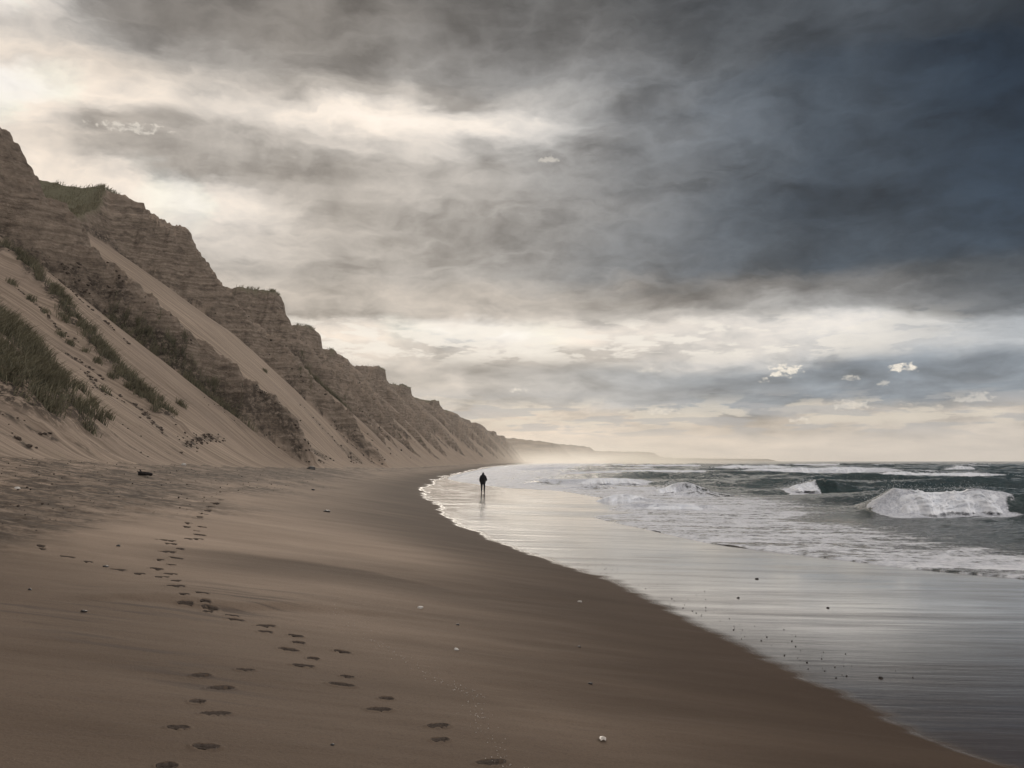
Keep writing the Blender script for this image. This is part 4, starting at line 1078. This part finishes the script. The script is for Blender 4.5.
def person():
    # heading +Y, leaning into the wind, head bowed, right forearm raised in front
    V = [(0, 0, 0.93), (0, 0.02, 1.10), (0, 0.06, 1.28), (0, 0.11, 1.42), (0, 0.17, 1.50), (0, 0.23, 1.60), (0, 0.25, 1.68),     # pelvis .. crown 0-6
         (-0.10, 0.00, 0.88), (-0.11, 0.02, 0.50), (-0.105, -0.05, 0.09), (-0.11, 0.08, 0.04),                                      # left leg 7-10
         (0.10, 0.01, 0.88), (0.115, 0.10, 0.51), (0.105, 0.06, 0.09), (0.11, 0.19, 0.04),                                         # right leg 11-14
         (-0.18, 0.10, 1.38), (-0.25, 0.05, 1.12), (-0.23, 0.14, 0.90), (-0.22, 0.17, 0.82),                                       # left arm 15-18
         (0.18, 0.10, 1.38), (0.27, 0.06, 1.13), (0.24, 0.27, 1.03), (0.22, 0.34, 1.00)]                                            # right arm 19-22
    E = [(0, 1), (1, 2), (2, 3), (3, 4), (4, 5), (5, 6), (0, 7), (7, 8), (8, 9), (9, 10), (0, 11), (11, 12), (12, 13), (13, 14),
         (3, 15), (15, 16), (16, 17), (17, 18), (3, 19), (19, 20), (20, 21), (21, 22)]
    R = [0.135, 0.125, 0.15, 0.12, 0.055, 0.088, 0.07, 0.085, 0.055, 0.038, 0.035, 0.085, 0.055, 0.038, 0.035, 0.06, 0.042, 0.030, 0.034, 0.06, 0.042, 0.030, 0.034]
    body = skin_mesh('person', V, E, R, M['skin'])
    # nose, fingers and thumbs are part of the body mesh
    extra = []
    def chain(pts, rad): extra.append(skin_mesh('tmp', pts, [(k, k+1) for k in range(len(pts)-1)], rad, M['skin'], sub=1))
    for sx, (hx, hy, hz), dv in ((-1, V[18], (0, 0.35, -0.94)), (1, V[22], (-0.25, 0.93, -0.25))):
        for f in range(4):
            ox = 0.018*(f-1.5); ln = (0.070, 0.080, 0.075, 0.058)[f]
            p0 = (hx+ox, hy, hz); p1 = tuple(p0[k]+dv[k]*ln*0.6 for k in range(3)); p2 = (p1[0]-sx*0.006, p1[1]+dv[1]*ln*0.4+0.006, p1[2]+dv[2]*ln*0.4)
            chain([p0, p1, p2], [0.010, 0.009, 0.007])
        chain([(hx-sx*0.02, hy, hz+0.03), (hx-sx*0.045, hy+0.03, hz), (hx-sx*0.045, hy+0.05, hz-0.02)], [0.012, 0.010, 0.008])
    chain([(0, 0.30, 1.60), (0, 0.345, 1.585)], [0.014, 0.012])
    for sx in (-1, 1): chain([(sx*0.03, 0.30, 1.635), (sx*0.03, 0.318, 1.635)], [0.012, 0.010])
    dg = [body]+extra
    bme = body.data
    import bmesh
    bm = bmesh.new()
    for o in dg: bm.from_mesh(o.data)
    bm.to_mesh(bme); bm.free()
    for o in extra:
        d = o.data; bpy.data.objects.remove(o); bpy.data.meshes.remove(d)
    jk = [(0, 0.015, 0.71), (0, 0.01, 0.95), (0, 0.03, 1.15), (0, 0.06, 1.30), (0, 0.10, 1.42), (0, 0.17, 1.52), (0, 0.215, 1.61), (0, 0.225, 1.69),
          (-0.19, 0.10, 1.38), (-0.265, 0.04, 1.12), (-0.235, 0.13, 0.90), (0.19, 0.10, 1.38), (0.30, 0.05, 1.14), (0.255, 0.26, 1.035)]
    je = [(0, 1), (1, 2), (2, 3), (3, 4), (4, 5), (5, 6), (6, 7), (4, 8), (8, 9), (9, 10), (4, 11), (11, 12), (12, 13)]
    jr = [(0.25, 0.18), (0.25, 0.18), (0.25, 0.19), (0.25, 0.20), (0.21, 0.18), (0.105, 0.11), (0.125, 0.125), (0.085, 0.095), 0.085, 0.068, 0.052, 0.085, 0.068, 0.052]
    skin_mesh('hooded_jacket', jk, je, jr, M['cloth'], body)
    tv = [(0, 0.0, 0.93), (-0.10, 0.0, 0.86), (-0.112, 0.02, 0.50), (-0.106, -0.05, 0.10), (0.10, 0.01, 0.86), (0.117, 0.10, 0.51), (0.106, 0.06, 0.10)]
    skin_mesh('trousers', tv, [(0, 1), (1, 2), (2, 3), (0, 4), (4, 5), (5, 6)], [0.15, 0.11, 0.078, 0.058, 0.11, 0.078, 0.058], M['trouser'], body)
    for a, b in ((9, 10), (13, 14)):
        ax, ay, az = V[a]; bx, by, bz = V[b]
        skin_mesh('shoe', [(ax, ay-0.03, 0.05), (ax, ay+0.06, 0.055), (bx, by+0.03, 0.042), (bx, by+0.08, 0.035)], [(0, 1), (1, 2), (2, 3)], [0.052, 0.056, 0.046, 0.032], M['shoe'], body)
    skin_mesh('hair', [(0, 0.20, 1.62), (0, 0.22, 1.69), (0, 0.26, 1.71)], [(0, 1), (1, 2)], [0.075, 0.07, 0.05], M['hair'], body)
    x, y = -2.42, 75.4
    body.location = (x, y, float(beach_z(np.array([x]), np.array([y]))[0])+0.005)
    body.rotation_euler = (0, 0, -0.06)
    tag(body, 'lone person in black hooded jacket walking away along the wet sand', 'person')
person()

# ---------------------------------------------------------------- haze and spray
def volume_box(name, lo, hi):
    V = [(x, y, z) for x in (lo[0], hi[0]) for y in (lo[1], hi[1]) for z in (lo[2], hi[2])]
    F = [(0, 1, 3, 2), (4, 6, 7, 5), (0, 4, 5, 1), (2, 3, 7, 6), (0, 2, 6, 4), (1, 5, 7, 3)]
    me = bpy.data.meshes.new(name); me.from_pydata(V, [], F); me.update()
    o = bpy.data.objects.new(name, me); COL.objects.link(o)
    m = bpy.data.materials.new(name); m.use_nodes = True; N = NT(m.node_tree); N.n.clear()
    out = N.new('ShaderNodeOutputMaterial'); v = N.new('ShaderNodeVolumePrincipled')
    N.l.new(v.outputs[0], out.inputs['Volume']); me.materials.append(m)
    return o, N, v, m
HAZE = 0.00009
o, N, v, m = volume_box('haze', (-900, -300, -4), (4600, 6600, 75))
v.inputs['Density'].default_value = HAZE; v.inputs['Color'].default_value = (0.95, 0.93, 0.90, 1); v.inputs['Anisotropy'].default_value = 0.55
tag(o, 'thin even sea haze over the whole coast', kind='stuff')

# wind-blown spray hanging over the surf below the far cliffs
o, N, v, m = volume_box('sea_mist', (-140, 330, -2.5), (520, 3500, 46))
p = world_pos(N); sp = N.new('ShaderNodeSeparateXYZ'); N.l.new(p, sp.inputs[0])
fz = N.math('EXPONENT', N.math('MULTIPLY', sp.outputs[2], -1/7.0))
fx = N.math('MULTIPLY', N.rng(sp.outputs[0], -140, -40, smooth=True), N.rng(N.math('SUBTRACT', sp.outputs[0], N.math('MULTIPLY', sp.outputs[1], 0.07)), 260, 20, smooth=True))
fy = N.math('MULTIPLY', N.rng(sp.outputs[1], 330, 1100, smooth=True), N.rng(sp.outputs[1], 3200, 2000, smooth=True))
nz = N.rng(N.noise(N.vec('MULTIPLY', p, (0.012, 0.004, 0.03)), 1.0, 3, 0.55), 0.3, 0.7, 0.35, 1.5)
dn = N.math('MULTIPLY', N.math('MULTIPLY', fz, nz), N.math('MULTIPLY', fx, fy))
N.l.new(N.math('MULTIPLY', dn, 0.0056), v.inputs['Density'])
v.inputs['Color'].default_value = (0.99, 0.94, 0.85, 1); v.inputs['Anisotropy'].default_value = 0.6
tag(o, 'golden sea spray drifting low along the foot of the far cliffs', kind='stuff')
